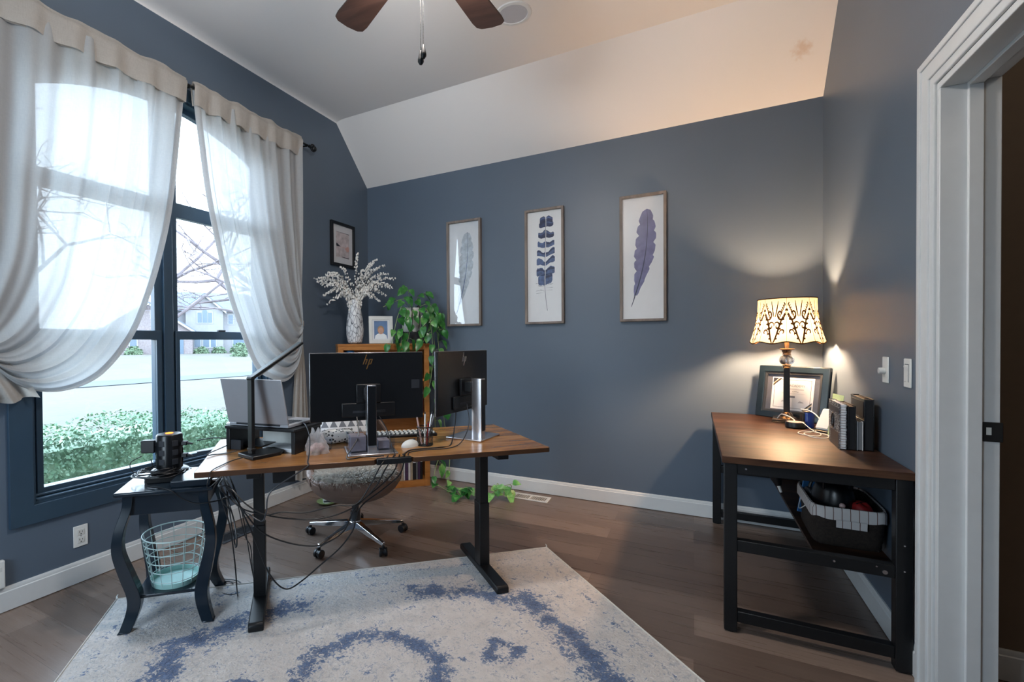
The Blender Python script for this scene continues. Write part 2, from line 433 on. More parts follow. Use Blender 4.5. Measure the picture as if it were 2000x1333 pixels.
struct(B('wall_back', 'wall', None, (((XL+XR)/2, YB+.06, 1.52), (XR-XL+.5, .12, 3.04))))
D0, D1, DZ = 1.30, 2.345, 2.187
struct(plate('wall_right', 'wall', None, [(YF, 0), (D0, 0), (D0, DZ), (D1, DZ), (D1, 0), (YB, 0), (YB, 3.05), (YC, 3.50), (YF, 3.50)], [], XR, XR+.14))
struct(plate('wall_front', 'wall', None, rect(XL-.14, XR+.14, 0, 3.5), [rect(-2.3, -1.1, .5, 2.7)], YF, YF-.14, 'y'))
struct(B('floor', 'floor', None, ((-.3, 1.3, -.05), (5.8, 5.8, .1))))
# ceiling: flat, then a 45 degree slope down to the back wall, small cove along the window wall
m = MB()
xs = [XL-.12, XL]+[XL+.09*(1-math.cos(PI/2*i/7)) for i in range(1, 8)]+[-1.5, 0, XR+.2, 2.4]
st = [((YF-.2, ZC), (0, 1)), ((0, ZC), (0, 1)), ((2, ZC), (0, 1)), ((YC, ZC), (.414, 1)), ((YB, ZT+.004), (0, 0)), ((YB+.1, ZT-.09), (0, 0))]
def cove(x):
    u = min(max((x-XL)/.09, 0), 1); return .03*math.sqrt(max(0, 1-(1-u)**2))
vs = [(x, p[0]+d[0]*cove(x), p[1]+d[1]*cove(x)) for p, d in st for x in xs]
k = len(xs)
m.add(vs, [(j*k+i, j*k+i+1, (j+1)*k+i+1, (j+1)*k+i) for j in range(len(st)-1) for i in range(k-1)])
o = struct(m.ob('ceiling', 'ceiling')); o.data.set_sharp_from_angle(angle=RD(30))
# hallway beyond the door
struct(plate('wall_hallway', 'hall', None, rect(XR+.14, 2.4, 0, 3.5), [], 2.645, 2.75, 'y'))
struct(B('wall_hallway_far', 'hall', None, ((2.45, .7, 1.75), (.1, 4.2, 3.5))))
struct(B('wall_hallway_end', 'hall', None, ((1.62, YF-.05, 1.75), (1.6, .1, 3.5))))
def skirting(name, a, b, nrm):
    a, b, nrm = Vector(a), Vector(b), Vector(nrm); m = MB()
    prof = [(0, .004), (.014, .004), (.014, .096), (.010, .100), (.010, .114), (.006, .120), (0, .120)]
    k = len(prof); vs = [p+nrm*q[0]+V(0, 0, q[1]) for p in (a, b) for q in prof]
    m.add(vs, [(i, (i+1) % k, k+(i+1) % k, k+i) for i in range(k)]+[tuple(range(k)), tuple(range(k, 2*k))])
    return struct(m.ob(name, 'trim'))
skirting('baseboard_left', (XL, YF, 0), (XL, YB, 0), (1, 0, 0))
skirting('baseboard_back', (XL, YB, 0), (XR, YB, 0), (0, -1, 0))
skirting('baseboard_right', (XR, 2.455, 0), (XR, YB, 0), (-1, 0, 0))
skirting('baseboard_hallway', (XR+.14, 2.645, 0), (2.4, 2.645, 0), (0, -1, 0))
# door opening: jamb, stop, strike plate, casing
door = thing('door_1', '', '', (0, 0, 0)); del door['label']; del door['category']; door['kind'] = 'structure'
m = MB(); m.b2((XR-.004, D1-.02, 0), (XR+.144, D1+.004, DZ-.02)); m.b2((XR-.004, D0-.004, 0), (XR+.144, D0+.02, DZ-.02)); m.b2((XR-.004, D0-.004, DZ-.02), (XR+.144, D1+.004, DZ+.004))
m.ob('jamb', 'trim', door, .002)
m = MB(); m.b2((XR+.062, D1-.034, 0), (XR+.098, D1-.02, DZ-.034)); m.b2((XR+.062, D0+.02, 0), (XR+.098, D0+.034, DZ-.034)); m.b2((XR+.062, D0+.02, DZ-.034), (XR+.098, D1-.02, DZ-.02))
m.ob('stop', 'trim', door, .002)
m = MB(); m.b2((XR+.102, D1-.0235, .952), (XR+.150, D1-.0195, 1.018)); o = m.ob('strike_plate', 'slot_black', door, .004)
m = MB(); m.b2((XR+.110, D1-.0245, .975), (XR+.122, D1-.0233, 1.0)); m.ob('latch_hole', 'offwhite', o)
def casing(name, x, sgn, parent):
    m_ = []
    for a, b, h in ((.006, .04, .012), (.036, .092, .018), (.088, .112, .024)):
        U = [(D1+b, 0), (D1+b, DZ+b), (D0-b, DZ+b), (D0-b, 0), (D0-a, 0), (D0-a, DZ+a), (D1+a, DZ+a), (D1+a, 0)]
        plate(name, 'trim', parent, U, [], x, x+sgn*h, bev=.003)
casing('casing', XR, -1, door)
# picture window
win = thing('window_1', '', '', (0, 0, 0)); del win['label']; del win['category']; win['kind'] = 'structure'
o1 = arch(WY0-.10, WY1+.10, WZ0-.095, .085)
plate('casing', 'window_paint', win, o1, [opening], XL, XL+.022, bev=.003)
inn = arch(WY0+.014, WY1-.014, WZ0+.014, -.014)
plate('jamb', 'window_paint', win, opening, [inn], XL+.004, XL-.14)
G0, G1, G2, G3 = 1.208, 1.827, 1.984, 2.632
ZB, ZM0, ZM1, ZTR0, ZTR1 = .556, 1.335, 1.392, 2.150, 2.246
def archpane(y0, y1, z0, n=10):
    pts = [(y0, z0), (y1, z0)]
    for i in range(n+1):
        y = lerp(y1, y0, i/n); yy = (y-WYC)/.78; pts.append((y, 2.70+.215*(1-yy*yy)-.05))
    return pts
holes = []
for a, b in ((G0, G1), (G2, G3)):
    holes += [rect(a, b, ZB, ZM0), rect(a, b, ZM1, ZTR0), archpane(a, b, ZTR1)]
plate('frame', 'window_paint', win, arch(WY0+.01, WY1-.01, WZ0+.01, -.01), holes, XL-.10, XL-.055, bev=.003)
for a, b in ((G0, G1), (G2, G3)):
    plate('sash', 'window_paint', win, rect(a-.03, b+.03, ZB-.03, ZM1), [rect(a, b, ZB, ZM0)], XL-.056, XL-.035, bev=.003)
    B('sash_lock', 'dark_grey', win, ((XL-.04, (a+b)/2, ZM1+.006), (.02, .06, .012)), bev=.002)
    for h in (rect(a-.005, b+.005, ZB-.005, ZM0+.005), rect(a-.005, b+.005, ZM1-.005, ZTR0+.005), archpane(a-.002, b+.002, ZTR1-.004)):
        plate('pane', 'glass', win, h, [], XL-.082, XL-.078)
B('mullion_post', 'window_paint', win, ((XL-.045, (G1+G2)/2, 1.65), (.03, .062, 2.3)), bev=.003)
B('sill', 'window_paint', win, ((XL-.03, WYC, WZ0+.02), (.075, WY1-WY0-.03, .012)), ((XL-.03, WYC, WZ0+.036), (.03, WY1-WY0-.03, .012)), bev=.003)
# unseen window added behind the photographer to let in fill daylight
w2 = thing('fill_window', '', '', (0, 0, 0)); del w2['label']; del w2['category']; w2['kind'] = 'structure'
plate('frame', 'window_paint', w2, rect(-2.3, -1.1, .5, 2.7), [rect(-2.23, -1.73, .57, 2.63), rect(-1.67, -1.17, .57, 2.63)], YF-.09, YF-.04, 'y')
for a, b in ((-2.23, -1.73), (-1.67, -1.17)): plate('pane', 'glass', w2, rect(a-.005, b+.005, .565, 2.635), [], YF-.07, YF-.066, 'y')
plate('casing', 'window_paint', w2, rect(-2.4, -1.0, .4, 2.8), [rect(-2.3, -1.1, .5, 2.7)], YF, YF+.02, 'y')

# ------------------------------------------------------------------ outdoors
m = MB()
def gz(x): return -.5 if x > -27 else -.5+min(1, (-27-x)/18)*.82
ROADN = Vector((-.985, .17))  # road runs nearly parallel to the house front
def gp(u, w):
    x = -3.05-92*u*u; return (x, -60+160*w, gz(x))
m.grid(gp, 60, 8); struct(m.ob('lawn', 'lawn'))
m = MB(); m.grid(lambda u, w: (lerp(-22.2, -25.6, u)+.09*(lerp(-40, 60, w)-16), lerp(-40, 60, w), -.47), 2, 12); struct(m.ob('road', 'asphalt'))
# hedge below the window
def leafy(m, n, fn, size, rnd):
    for _ in range(n):
        p, nr = fn(rnd); a = Vector((rnd.uniform(-1, 1), rnd.uniform(-1, 1), rnd.uniform(-.2, 1)))+Vector(nr)*.6
        d = a.normalized(); s = d.orthogonal().normalized(); s.rotate(Matrix.Rotation(rnd.uniform(0, 6.28), 3, d)); w = d.cross(s)
        L = size*rnd.uniform(.6, 1.3); p = Vector(p)
        m.add([p, p+s*L*.5+w*L*.28, p+s*L, p+s*L*.5-w*L*.28], [(0, 1, 2, 3)])
rnd = random.Random(3)
def hedge_top(y): return .63+.03*math.sin(y*3.1)+.025*math.sin(y*7.7+1)+.02*math.sin(y*17)-.045*max(0, y-1.5)
m = MB()
def hf(r):
    y = r.uniform(-.5, 6.2); zt = hedge_top(y); u = r.random()
    if u < .3: return (lerp(-4.05, -5.0, r.random()), y, zt+r.uniform(-.05, .03)), (0, 0, 1)
    z = lerp(-.45, zt, r.random()**.75); x = -4.05-.06*r.random()**2*3+(.10 if z > .2 else -.05)*0
    return (x, y, z), (1, 0, .2)
leafy(m, 34000, hf, .036, rnd)
m.b2((-4.9, -.5, -.5), (-4.2, 6.2, .50))
for k in range(90):
    y = rnd.uniform(-.5, 6.2); m.tube([(-4.5, y, -.5), (-4.3, y+rnd.uniform(-.2, .2), 0), (-4.15, y+rnd.uniform(-.3, .3), .4)], [.012, .009, .004], 4)
tag(m.ob('hedge', 'hedge', smooth=False), 'clipped green hedge growing right outside the window', 'hedge')
# bare trees
def tree(name, base, h, seed, label, depth=6, lean=(0, 0), thick=.018, tall=.34):
    r = random.Random(seed); root = thing(name, label, 'tree', base)
    tr = MB(); br = MB()
    def grow(p, d, L, rad, lev):
        pts = [p]; q = p
        for i in range(3):
            d = (d+Vector((r.uniform(-1, 1), r.uniform(-1, 1), r.uniform(-.6, .9)))*.17).normalized(); q = q+d*(L/3); pts.append(q)
        (tr if lev == 0 else br).tube(pts, [rad, rad*.88, rad*.76, rad*.62], 7 if lev < 2 else (5 if lev < 4 else 3), caps=False)
        if lev >= depth: return
        n = 3 if lev < 5 else 2
        for k in range(n):
            ax = Vector((r.uniform(-1, 1), r.uniform(-1, 1), r.uniform(-.35, .55))).normalized()
            nd = (d*.75+ax*.95).normalized()
            if lev == 0: nd = (d*.5+ax).normalized()
            grow(pts[-1 if k == 0 else r.choice((1, 2, 3))], nd, L*r.uniform(.62, .8), rad*.56, lev+1)
    grow(Vector((0, 0, 0)), Vector((lean[0], lean[1], 1)).normalized(), h*tall, h*thick, 0)
    tr.ob('trunk', 'bark', root); br.ob('branches', 'bark', root)
tree('bare_tree', (-10.6, 3.2, -.5), 9.0, 11, 'bare leafless tree outside, behind the left half of the sheer curtains', lean=(.1, .35))
tree('bare_tree', (-11.5, 11.2, -.5), 9.5, 23, 'bare leafless tree outside, reaching twigs into the gap between the curtains', lean=(.25, -.45))
tree('bare_tree', (-12.9, 7.9, -.5), 9.0, 41, 'slender bare tree outside, standing behind the window mullion', lean=(.1, .12), thick=.009, tall=.40)
# house across the street
HZ = .33
hs = thing('house', 'pale two-storey house with grey gabled roof across the street', 'house', (-49, 35.7, HZ), RD(53.9))
def gable(m, x0, x1, y0, y1, zb, ze, za):
    xm = (x0+x1)/2; m.prism([(x0, zb), (x1, zb), (x1, ze), (xm, za), (x0, ze)], y0, y1, 'y')
m = MB(); m.b2((-6.5, 0, -.6), (8, 7, 4.9)); m.ob('wall', 'house_wall', hs)
m = MB(); gable(m, -1.95, 1.9, -.9, 1, -.6, 4.9, 6.55); m.ob('gable_wall', 'house_wall', hs)
m = MB(); gable(m, -9.5, -1.25, -2.6, 1, -.6, 2.5, 5.3); m.b2((-18, -1, -.6), (-6, 6, 2.6)); o = m.ob('garage_wing', 'house_brick', hs); o['label'] = 'brick garage wing'
m = MB()
m.add([(-7, -.5, 4.8), (8.6, -.5, 4.8), (8.6, 7.6, 4.8), (-7, 7.6, 4.8), (-3.4, 3.5, 7.3), (4.6, 3.5, 7.3)], [(0, 1, 5, 4), (1, 2, 5), (2, 3, 4, 5), (3, 0, 4), (0, 1, 2, 3)])
m.ob('roof', 'house_roof', hs)
def roof_slabs(x0, x1, y0, y1, ze, za, name, mat, th=.16, ov=.35):
    m = MB(); xm = (x0+x1)/2; s = (za-ze)/(xm-x0)
    for sg in (-1, 1):
        xa = xm+sg*((xm-x0)+ov); z0 = ze-ov*s
        m.add([(xm, y0-ov, za+.1), (xa, y0-ov, z0+.1), (xa, y1, z0+.1), (xm, y1, za+.1), (xm, y0-ov, za+.1+th), (xa, y0-ov, z0+.1+th), (xa, y1, z0+.1+th), (xm, y1, za+.1+th)],
              [(0, 1, 2, 3), (4, 7, 6, 5), (0, 4, 5, 1), (1, 5, 6, 2), (2, 6, 7, 3), (3, 7, 4, 0)])
    m.ob(name, mat, hs)
roof_slabs(-1.95, 1.9, -.9, 2.6, 4.9, 6.55, 'gable_roof', 'house_roof')
roof_slabs(-9.5, -1.25, -2.6, 2, 2.5, 5.3, 'garage_roof', 'house_roof')
m = MB()
for x0, x1, y, ze, za in ((-1.95, 1.9, -.93, 4.9, 6.55), (-9.5, -1.25, -2.63, 2.5, 5.3)):
    xm = (x0+x1)/2; s = (za-ze)/(xm-x0)
    for sg in (-1, 1):
        xa = xm+sg*((xm-x0)+.35); z0 = ze-.35*s
        m.add([(xm, y-.4, za-.12), (xa, y-.4, z0-.12), (xa, y-.4, z0+.12), (xm, y-.4, za+.12), (xm, y-.3, za-.12), (xa, y-.3, z0-.12), (xa, y-.3, z0+.12), (xm, y-.3, za+.12)], [(0, 1, 2, 3), (4, 7, 6, 5), (0, 4, 5, 1), (1, 5, 6, 2), (2, 6, 7, 3), (3, 7, 4, 0)])
m.ob('fascia', 'house_trim', hs)
def hwin(x0, x1, z0, z1, y, archd=0):
    m = MB(); m.b2((x0-.1, y-.06, z0-.1), (x1+.1, y, z1+.1)); f = m.ob('window', 'house_trim', hs)
    pl = [(x0, z0), (x1, z0), (x1, z1)]+([((x0+x1)/2+(x1-x0)/2*math.cos(a*PI/8), z1+archd*math.sin(a*PI/8)) for a in range(1, 8)] if archd else [])+[(x0, z1)]
    m = MB(); m.prism(pl, y-.09, y-.05, 'y'); m.ob('pane', 'house_glass', f)
hwin(-.75, -.35, 3.45, 4.6, -.9); hwin(-.25, .25, 3.45, 4.7, -.9, .25); hwin(.35, .75, 3.45, 4.6, -.9)
hwin(-1.1, -.5, .7, 1.6, -.9); hwin(-.2, .4, .7, 1.6, -.9); hwin(.6, 1.1, .7, 1.6, -.9)
hwin(2.5, 3.0, 3.4, 4.4, 0); hwin(-7.1, -6.5, .75, 1.6, -2.6); hwin(3.0, 4.2, .7, 1.7, 0)
B('door', 'house_glass', hs, ((-2.6, -2.62, .7), (.95, .08, 1.7)))
for i, (x, y, s, lab) in enumerate(((-.4, -2.2, .62, 'round green shrub under the house windows, left of the pair'), (1.4, -2.2, .6, 'round green shrub under the house windows, right of the pair'),
        (3.6, -2.6, .95, 'tall pale shrub at the right of the house front'), (-6.6, -3.9, .7, 'green shrub in front of the brick garage wing'), (3.1, -9, .55, 'low bare bush on the lawn in front of the house'))):
    m = MB()
    def sf(r, x=x, y=y, s=s):
        a = Vector((r.gauss(0, 1), r.gauss(0, 1), abs(r.gauss(0, 1)))).normalized(); return (a[0]*s*1.3, a[1]*s, a[2]*s*1.25), a
    leafy(m, 420, sf, .3, rnd); m.ball((0, 0, .25), s*.8, 10, (1.2, 1, 1))
    w = Matrix.Rotation(RD(53.9), 3, 'Z') @ Vector((x, y, 0))
    o = m.ob('shrub', 'shrub', smooth=False); gx = -49+w[0]; o.location = (gx, 35.7+w[1], gz(gx)-.1); tag(o, lab, 'shrub', 'shrubs in front of the house')

# ------------------------------------------------------------------ curtains
rod = thing('curtain_rod', 'black metal curtain rod with ring finial above the window', 'curtain rod', (0, 0, 0))
XC = -2.855
m = MB(); m.cyl((XC, .55, 2.985), (XC, 3.10, 2.985), .0085, n=12); m.ob('rod', 'black_metal', rod)
m = MB(); m.cyl((XC, 3.10, 2.985), (XC, 3.125, 2.985), .013, n=12); m.ball((XC, 3.165, 2.985), .026, 12, (.7, 1, 1)); m.tube([(XC, 3.15+.028*math.cos(a*PI/8), 2.985+.028*math.sin(a*PI/8)) for a in range(16)], .007, 6, True); m.ob('finial', 'black_metal', rod)
for y in (1.99, 3.07, .7):
    m = MB(); m.b2((XL, y-.012, 2.95), (XL+.006, y+.012, 3.03)); m.cyl((XL, y, 2.985), (XC, y, 2.975), .006, n=8); m.tube([(XC+.014*math.cos(a), y, 2.985+.014*math.sin(a)) for a in [PI+i*PI/8 for i in range(9)]], .004, 6); m.ob('bracket', 'black_metal', rod)
def curtain(label, yo, yi, P0, P1, seed, tail, folds):
    root = thing('curtain', label, 'curtain', (0, 0, 0), group='sheer curtains on the rod')
    r = random.Random(seed); ph = [r.uniform(0, 6.28) for _ in range(6)]
    P0 = cat_rom([(0, y, z) for y, z in P0], 10); P1 = cat_rom([(0, y, z) for y, z in P1], 10)
    def fold(s, t):
        g = .016+.018*t*(1-.5*t); sgn = 1 if yi > yo else -1
        s2 = s+.02*math.sin(s*9+ph[3])
        a = math.sin(s2*folds*6.283+ph[0]+1.2*t)+.45*math.sin(s2*folds*2.3*6.283+ph[1]-1.6*t)+.5*math.sin(s2*3*6.283+ph[2])
        return g*a*(1-.55*t)
    def fn(s, t):
        ss = s**.9
        p = interp(P0, t).lerp(interp(P1, t), ss)
        ed = .012*math.sin(t*21+ph[4])*s*(1-s)
        x = XC-.005+fold(s, t)
        p = Vector((x, p[1]+ed, p[2])); return p
    t0 = .0
    m = MB(); m.grid(fn, 110, 80); m.ob('panel', 'sheer', root)
    # stitched inner and lower hem, following the free edge
    m = MB(); m.grid(lambda u, t: fn(.955+.045*u, t)+V(.004, 0, 0), 3, 80); m.ob('edge_hem', 'sheer_edge', root)
    # header pocket round the rod
    def hd(u, w):
        y = lerp(yo, yi, u); q = .004*math.sin(u*folds*6.283*2+ph[1])+.006*math.sin(u*31+ph[5])*(1 if abs(u-.93) < .12 else .35)
        a = w*2*PI
        prof = [(-.008, -.125), (-.014, -.03), (-.0185, 0), (-.013, .014), (-.005, .026), (-.004, .040), (.004, .040), (.005, .026), (.013, .014), (.0185, 0), (.014, -.03), (.008, -.125)]
        k = w*(len(prof)-1); i = min(int(k), len(prof)-2); f = k-i
        px = lerp(prof[i][0], prof[i+1][0], f); pz = lerp(prof[i][1], prof[i+1][1], f)
        return V(XC+px*(1.25+.25*math.sin(u*folds*6.283+ph[0]))+q*.5+.012*math.sin(u*folds*6.283+ph[0])*max(0, -pz)*8, y, 2.988+pz+.004*math.sin(u*40+ph[2])+(.012 if pz > .02 else 0)*math.sin(u*23)*.6)
    m = MB(); m.grid(hd, 120, 18); m.ob('rod_pocket', 'sheer_double', root)
    if tail:
        (ty, tz), (by0, by1, bz), fl = tail
        def tf(u, w):
            wd = lerp(.03, 1, min(1, w*1.6)**.7); yc = lerp(ty, (by0+by1)/2, w); y = yc+(u-.5)*(by1-by0)*wd
            x = XC-.028+.022*math.sin(u*fl*6.283+ph[0]+w*.8)*(.4+.6*w)+.006*math.sin(u*fl*15)
            return V(x, y, lerp(tz, bz, w)+.012*math.sin(u*9)*w)
        m = MB(); m.grid(tf, 60, 30); m.ob('tail', 'sheer_double', root)
        m = MB(); m.ball((XC-.025, ty, tz), .04, 10, (.7, .9, 1.2)); m.ob('tieback', 'sheer_double', root)
curtain('left sheer white curtain panel, swagged across to the left window edge', .62, 1.968,
        [(.62, 2.965), (.66, 2.3), (.74, 1.7), (.86, 1.36)],
        [(1.968, 2.965), (1.945, 2.73), (1.880, 2.19), (1.806, 1.85), (1.72, 1.577), (1.61, 1.33), (1.44, 1.13), (1.25, 1.062), (1.08, 1.10), (.95, 1.23), (.86, 1.36)], 5,
        ((.86, 1.36), (.90, 1.15, 1.035), 2.5), 7)
curtain('right sheer white curtain panel, tied back beside the black monitor', 3.005, 2.012,
        [(3.005, 2.965), (3.008, 2.3), (3.0, 1.8), (2.99, 1.45)],
        [(2.012, 2.965), (2.045, 2.7), (2.114, 2.245), (2.248, 1.706), (2.373, 1.385), (2.509, 1.119), (2.66, 1.03), (2.80, 1.0), (2.92, 1.08), (2.985, 1.27), (2.99, 1.45)], 9,
        ((3.0, 1.47), (2.89, 3.07, .16), 3.5), 6)

# ------------------------------------------------------------------ rug
RA = RD(43.0); RO = Vector((-1.677, 2.151, .0))
def seg_d(p, a, b):
    ax, ay = a; bx, by = b; dx, dy = bx-ax, by-ay; t = max(0, min(1, ((p[0]-ax)*dx+(p[1]-ay)*dy)/(dx*dx+dy*dy+1e-9)))
    return math.hypot(p[0]-ax-t*dx, p[1]-ay-t*dy)
BAND = [(.30, .31), (.46, .36), (.62, .40), (.70, .49), (.82, .50), (.82, .66), (.87, .80), (.86, .95), (.84, 1.1), (.88, 1.25), (.82, 1.4), (.68, 1.52), (.6, 1.66), (.3, 1.72)]
RING = [(0, .62), (.12, .66), (.21, .74), (.27, .87), (.22, .98), (.27, 1.1), (.2, 1.24), (.1, 1.32), (0, 1.36), (-.12, 1.31), (-.22, 1.24), (-.27, 1.1), (-.21, .98), (-.28, .84), (-.22, .69), (-.1, .64)]
DIA = [(.53, .80), (.60, .875), (.53, .95), (.46, .875)]
def rugpat(x, y):
    p = (x, y); ps = (abs(x)+.012*(x < 0), y+(.03 if x < 0 else 0)); v = 0
    d = min(seg_d(ps, BAND[i], BAND[i+1]) for i in range(len(BAND)-1)); w = .05+.03*noise.noise(V(x*6, y*6, 1))
    v = max(v, 1.1-d/(w+.06)) if d < .16 else v
    d = min(seg_d(p, RING[i], RING[(i+1) % len(RING)]) for i in range(len(RING)))
    v = max(v, 1.0-d/.09)
    d = min(seg_d(ps, DIA[i], DIA[(i+1) % 4]) for i in range(4)); v = max(v, .9-d/.06)
    for c, rr in (((0, .47), .05), ((.36, .88), .03), ((.62, .7), .03), ((.98, .55), .05), ((.98, 1.0), .05), ((0, .9), .08), ((.3, .55), .03)):
        v = max(v, .55-math.hypot(ps[0]-c[0], ps[1]-c[1])/(rr*2))
    e = min(1.195-abs(x), y, 2.15-y)
    v = max(v, .42-abs(e-.085)/.05, .34-abs(e-.19)/.03, .25-abs(e-.28)/.06)
    return max(0, v)*.76+.10*noise.noise(V(x*3, y*3, 4))
NUX, NUY = 170, 150
m = MB()
m.grid(lambda u, w: (lerp(-1.195, 1.195, u), -lerp(0, 2.15, w), .012+.0012*noise.noise(V(u*90, w*80, 0))), NUX, NUY)
top = len(m.v)
rim = [i for i in range(NUX+1)]+[(j+1)*(NUX+1)-1 for j in range(1, NUY+1)]+[NUY*(NUX+1)+i for i in range(NUX-1, -1, -1)]+[j*(NUX+1) for j in range(NUY-1, 0, -1)]
for i in rim: q = m.v[i]; m.v.append(Vector((q[0]*1.003, q[1] if q[1] < -.01 else q[1]+.003, .0005)))
for k in range(len(rim)): m.f.append([rim[k], rim[(k+1) % len(rim)], top+(k+1) % len(rim), top+k])
rug = m.ob('area_rug', 'rug')
at = rug.data.attributes.new('pattern', 'FLOAT', 'POINT')
at.data.foreach_set('value', [rugpat(q.co[0], -q.co[1]) for q in rug.data.vertices])
rug.location = RO; rug.rotation_euler = (0, 0, RA)
m = MB(); e = 1.196
m.tube([(-e, .002, .009), (e, .002, .009), (e, -2.15, .009), (-e, -2.15, .009)], .0075, 6, True); m.ob('edge_binding', 'linen', rug)
m = MB()
for sx in (-1, 1):
    m = MB(); m.tube([(sx*1.196, .002, .014), (sx*1.200, .010, .022), (sx*1.198, .022, .026)], [.005, .003, .0012], 5); m.ob('corner_tassel', 'offwhite', rug)
tag(rug, 'cream and faded blue patterned area rug under the standing desk', 'rug')

# ------------------------------------------------------------------ standing desk
DA = RD(44.3); DO = Vector((-1.479, 2.10, 0)); DTOP = .765
DU = Vector((math.cos(DA), math.sin(DA), 0)); DV = Vector((-math.sin(DA), math.cos(DA), 0))
def dk(l, mm, z=DTOP): return DO+DU*l+DV*mm+V(0, 0, z)
desk = thing('standing_desk', 'long wood-topped standing desk on two black metal T-legs', 'desk', DO, DA)
m = MB()
pl = [(-.825, -.362), (-.07, -.362), (-.06, -.345), (.11, -.345), (.12, -.362), (.818, -.362), (.828, -.352), (.828, .352), (.818, .362), (-.815, .362), (-.828, .352), (-.828, -.352)]
m.prism(pl, DTOP-.024, DTOP); tt = m.ob('tabletop', 'desk_wood', desk, .002)
P('edge_brown', '#4a301f', .4)
plate('edge_band', 'edge_brown', tt, [(p[0]*1.0012, p[1]*1.0028) for p in pl], [[(p[0]*.995, p[1]*.99) for p in pl]], DTOP-.0232, DTOP-.0012, 'z')
B('cable_grommet', 'black_plastic', desk, ((.025, -.347, DTOP-.013), (.166, .026, .028)), bev=.004)
for s in (-1, 1):
    x = s*.598
    lg = thing('leg', '', ''); del lg['label']; del lg['category']; lg.parent = desk; lg.location = (x, 0, 0)
    B('column', 'black_metal', lg, ((0, 0, .22), (.058, .085, .36)), ((0, 0, .56), (.05, .075, .36)), bev=.003)
    m = MB(); m.prism([(-.287, .012), (.287, .012), (.287, .038), (.275, .050), (-.275, .050), (-.287, .038)], -.034, .034, 'x'); m.ob('foot', 'black_metal', lg, .006)
    for y_, z_ in ((-.26, .0128), (.26, .0005)):
        m = MB(); m.cyl((0, y_, z_), (0, y_, .026), .017); m.ob('leveler', 'black_plastic', lg)
B('frame', 'black_metal', desk, ((0, .03, .722), (1.2, .07, .034)), ((-.598, 0, .722), (.06, .6, .036)), ((.598, 0, .722), (.06, .6, .036)), bev=.003)
# control box and adapter hung under the top
B('control_box', 'black_plastic', desk, ((-.47, -.20, .70), (.10, .10, .075)), bev=.004)

# ------------------------------------------------------------------ monitors
def monitor(label, l, mm, ang):
    t = thing('monitor', label, 'monitor', dk(l, mm), DA+RD(ang), group='black monitors on the standing desk')
    m = MB(); m.b2((-.12, -.11, .0), (.12, .11, .010)); m.ob('base', 'silver', t, .004)
    m = MB(); m.prism([(-.021, -.064), (.021, -.064), (.023, -.06), (.023, -.006), (.021, -.002), (-.021, -.002), (-.023, -.006), (-.023, -.06)], .009, .332); c = m.ob('stand_column', 'silver', t, .001)
    m = MB(); m.b2((-.0205, -.0662, .04), (.0205, -.0640, .326)); m.ob('back_cover', 'satin_black', c)
    m = MB(); m.b2((-.03, -.005, .255), (.03, .05, .315)); m.ob('tilt_arm', 'black_plastic', t, .004)
    m = MB(); m.prism([(-.287, .145), (.287, .145), (.287, .487), (-.287, .487)], .055, .068, 'y'); p = m.ob('panel', 'satin_black', t, .003)
    m = MB(); m.b2((-.135, .042, .165), (.135, .0555, .235)); m.b2((-.062, .038, .235), (.062, .0555, .33)); m.ob('rear_housing', 'black_plastic', p, .004)
    m = MB(); m.b2((-.08, .0405, .185), (.085, .0425, .197)); m.ob('port_row', 'dark_grey', p)
    m = MB(); m.b2((.225, .0535, .30), (.268, .0552, .345)); m.ob('sticker', 'dark_grey', p)
    m = MB(); m.prism([(-.2885, .1435), (.2885, .1435), (.2885, .4885), (-.2885, .4885)], .067, .0725, 'y'); m.ob('bezel', 'silver', p, .001)
    m = MB(); m.b2((-.283, .0725, .152), (.283, .0735, .482)); m.ob('screen', 'satin_black', p)
    # four slanted strokes of the maker's mark
    m = MB(); zc = .442; k = .36
    def bar(x, z0, z1, w=.0052):
        m.add([(x+(z0-zc)*k, .0545, z0), (x+w+(z0-zc)*k, .0545, z0), (x+w+(z1-zc)*k, .0545, z1), (x+(z1-zc)*k, .0545, z1), (x+(z0-zc)*k, .0552, z0), (x+w+(z0-zc)*k, .0552, z0), (x+w+(z1-zc)*k, .0552, z1), (x+(z1-zc)*k, .0552, z1)],
              [(0, 1, 2, 3), (4, 7, 6, 5), (0, 4, 5, 1), (1, 5, 6, 2), (2, 6, 7, 3), (3, 7, 4, 0)])
    bar(-.0215, zc-.014, zc+.036); bar(-.0095, zc-.014, zc+.013); bar(.004, zc-.038, zc+.013); bar(.016, zc-.014, zc+.013)
    bar(-.0185, zc+.009, zc+.013, .014); bar(.0065, zc+.009, zc+.013, .014); bar(.0065, zc-.014, zc-.010, .014)
    m.ob('logo', 'copper' if ang == 0 else 'silver', p, smooth=False)
    return t
monitor('black monitor facing away at the middle of the standing desk, copper logo', -.06, -.175, 0)
monitor('black monitor turned sideways at the right end of the standing desk', .555, .012, 41)

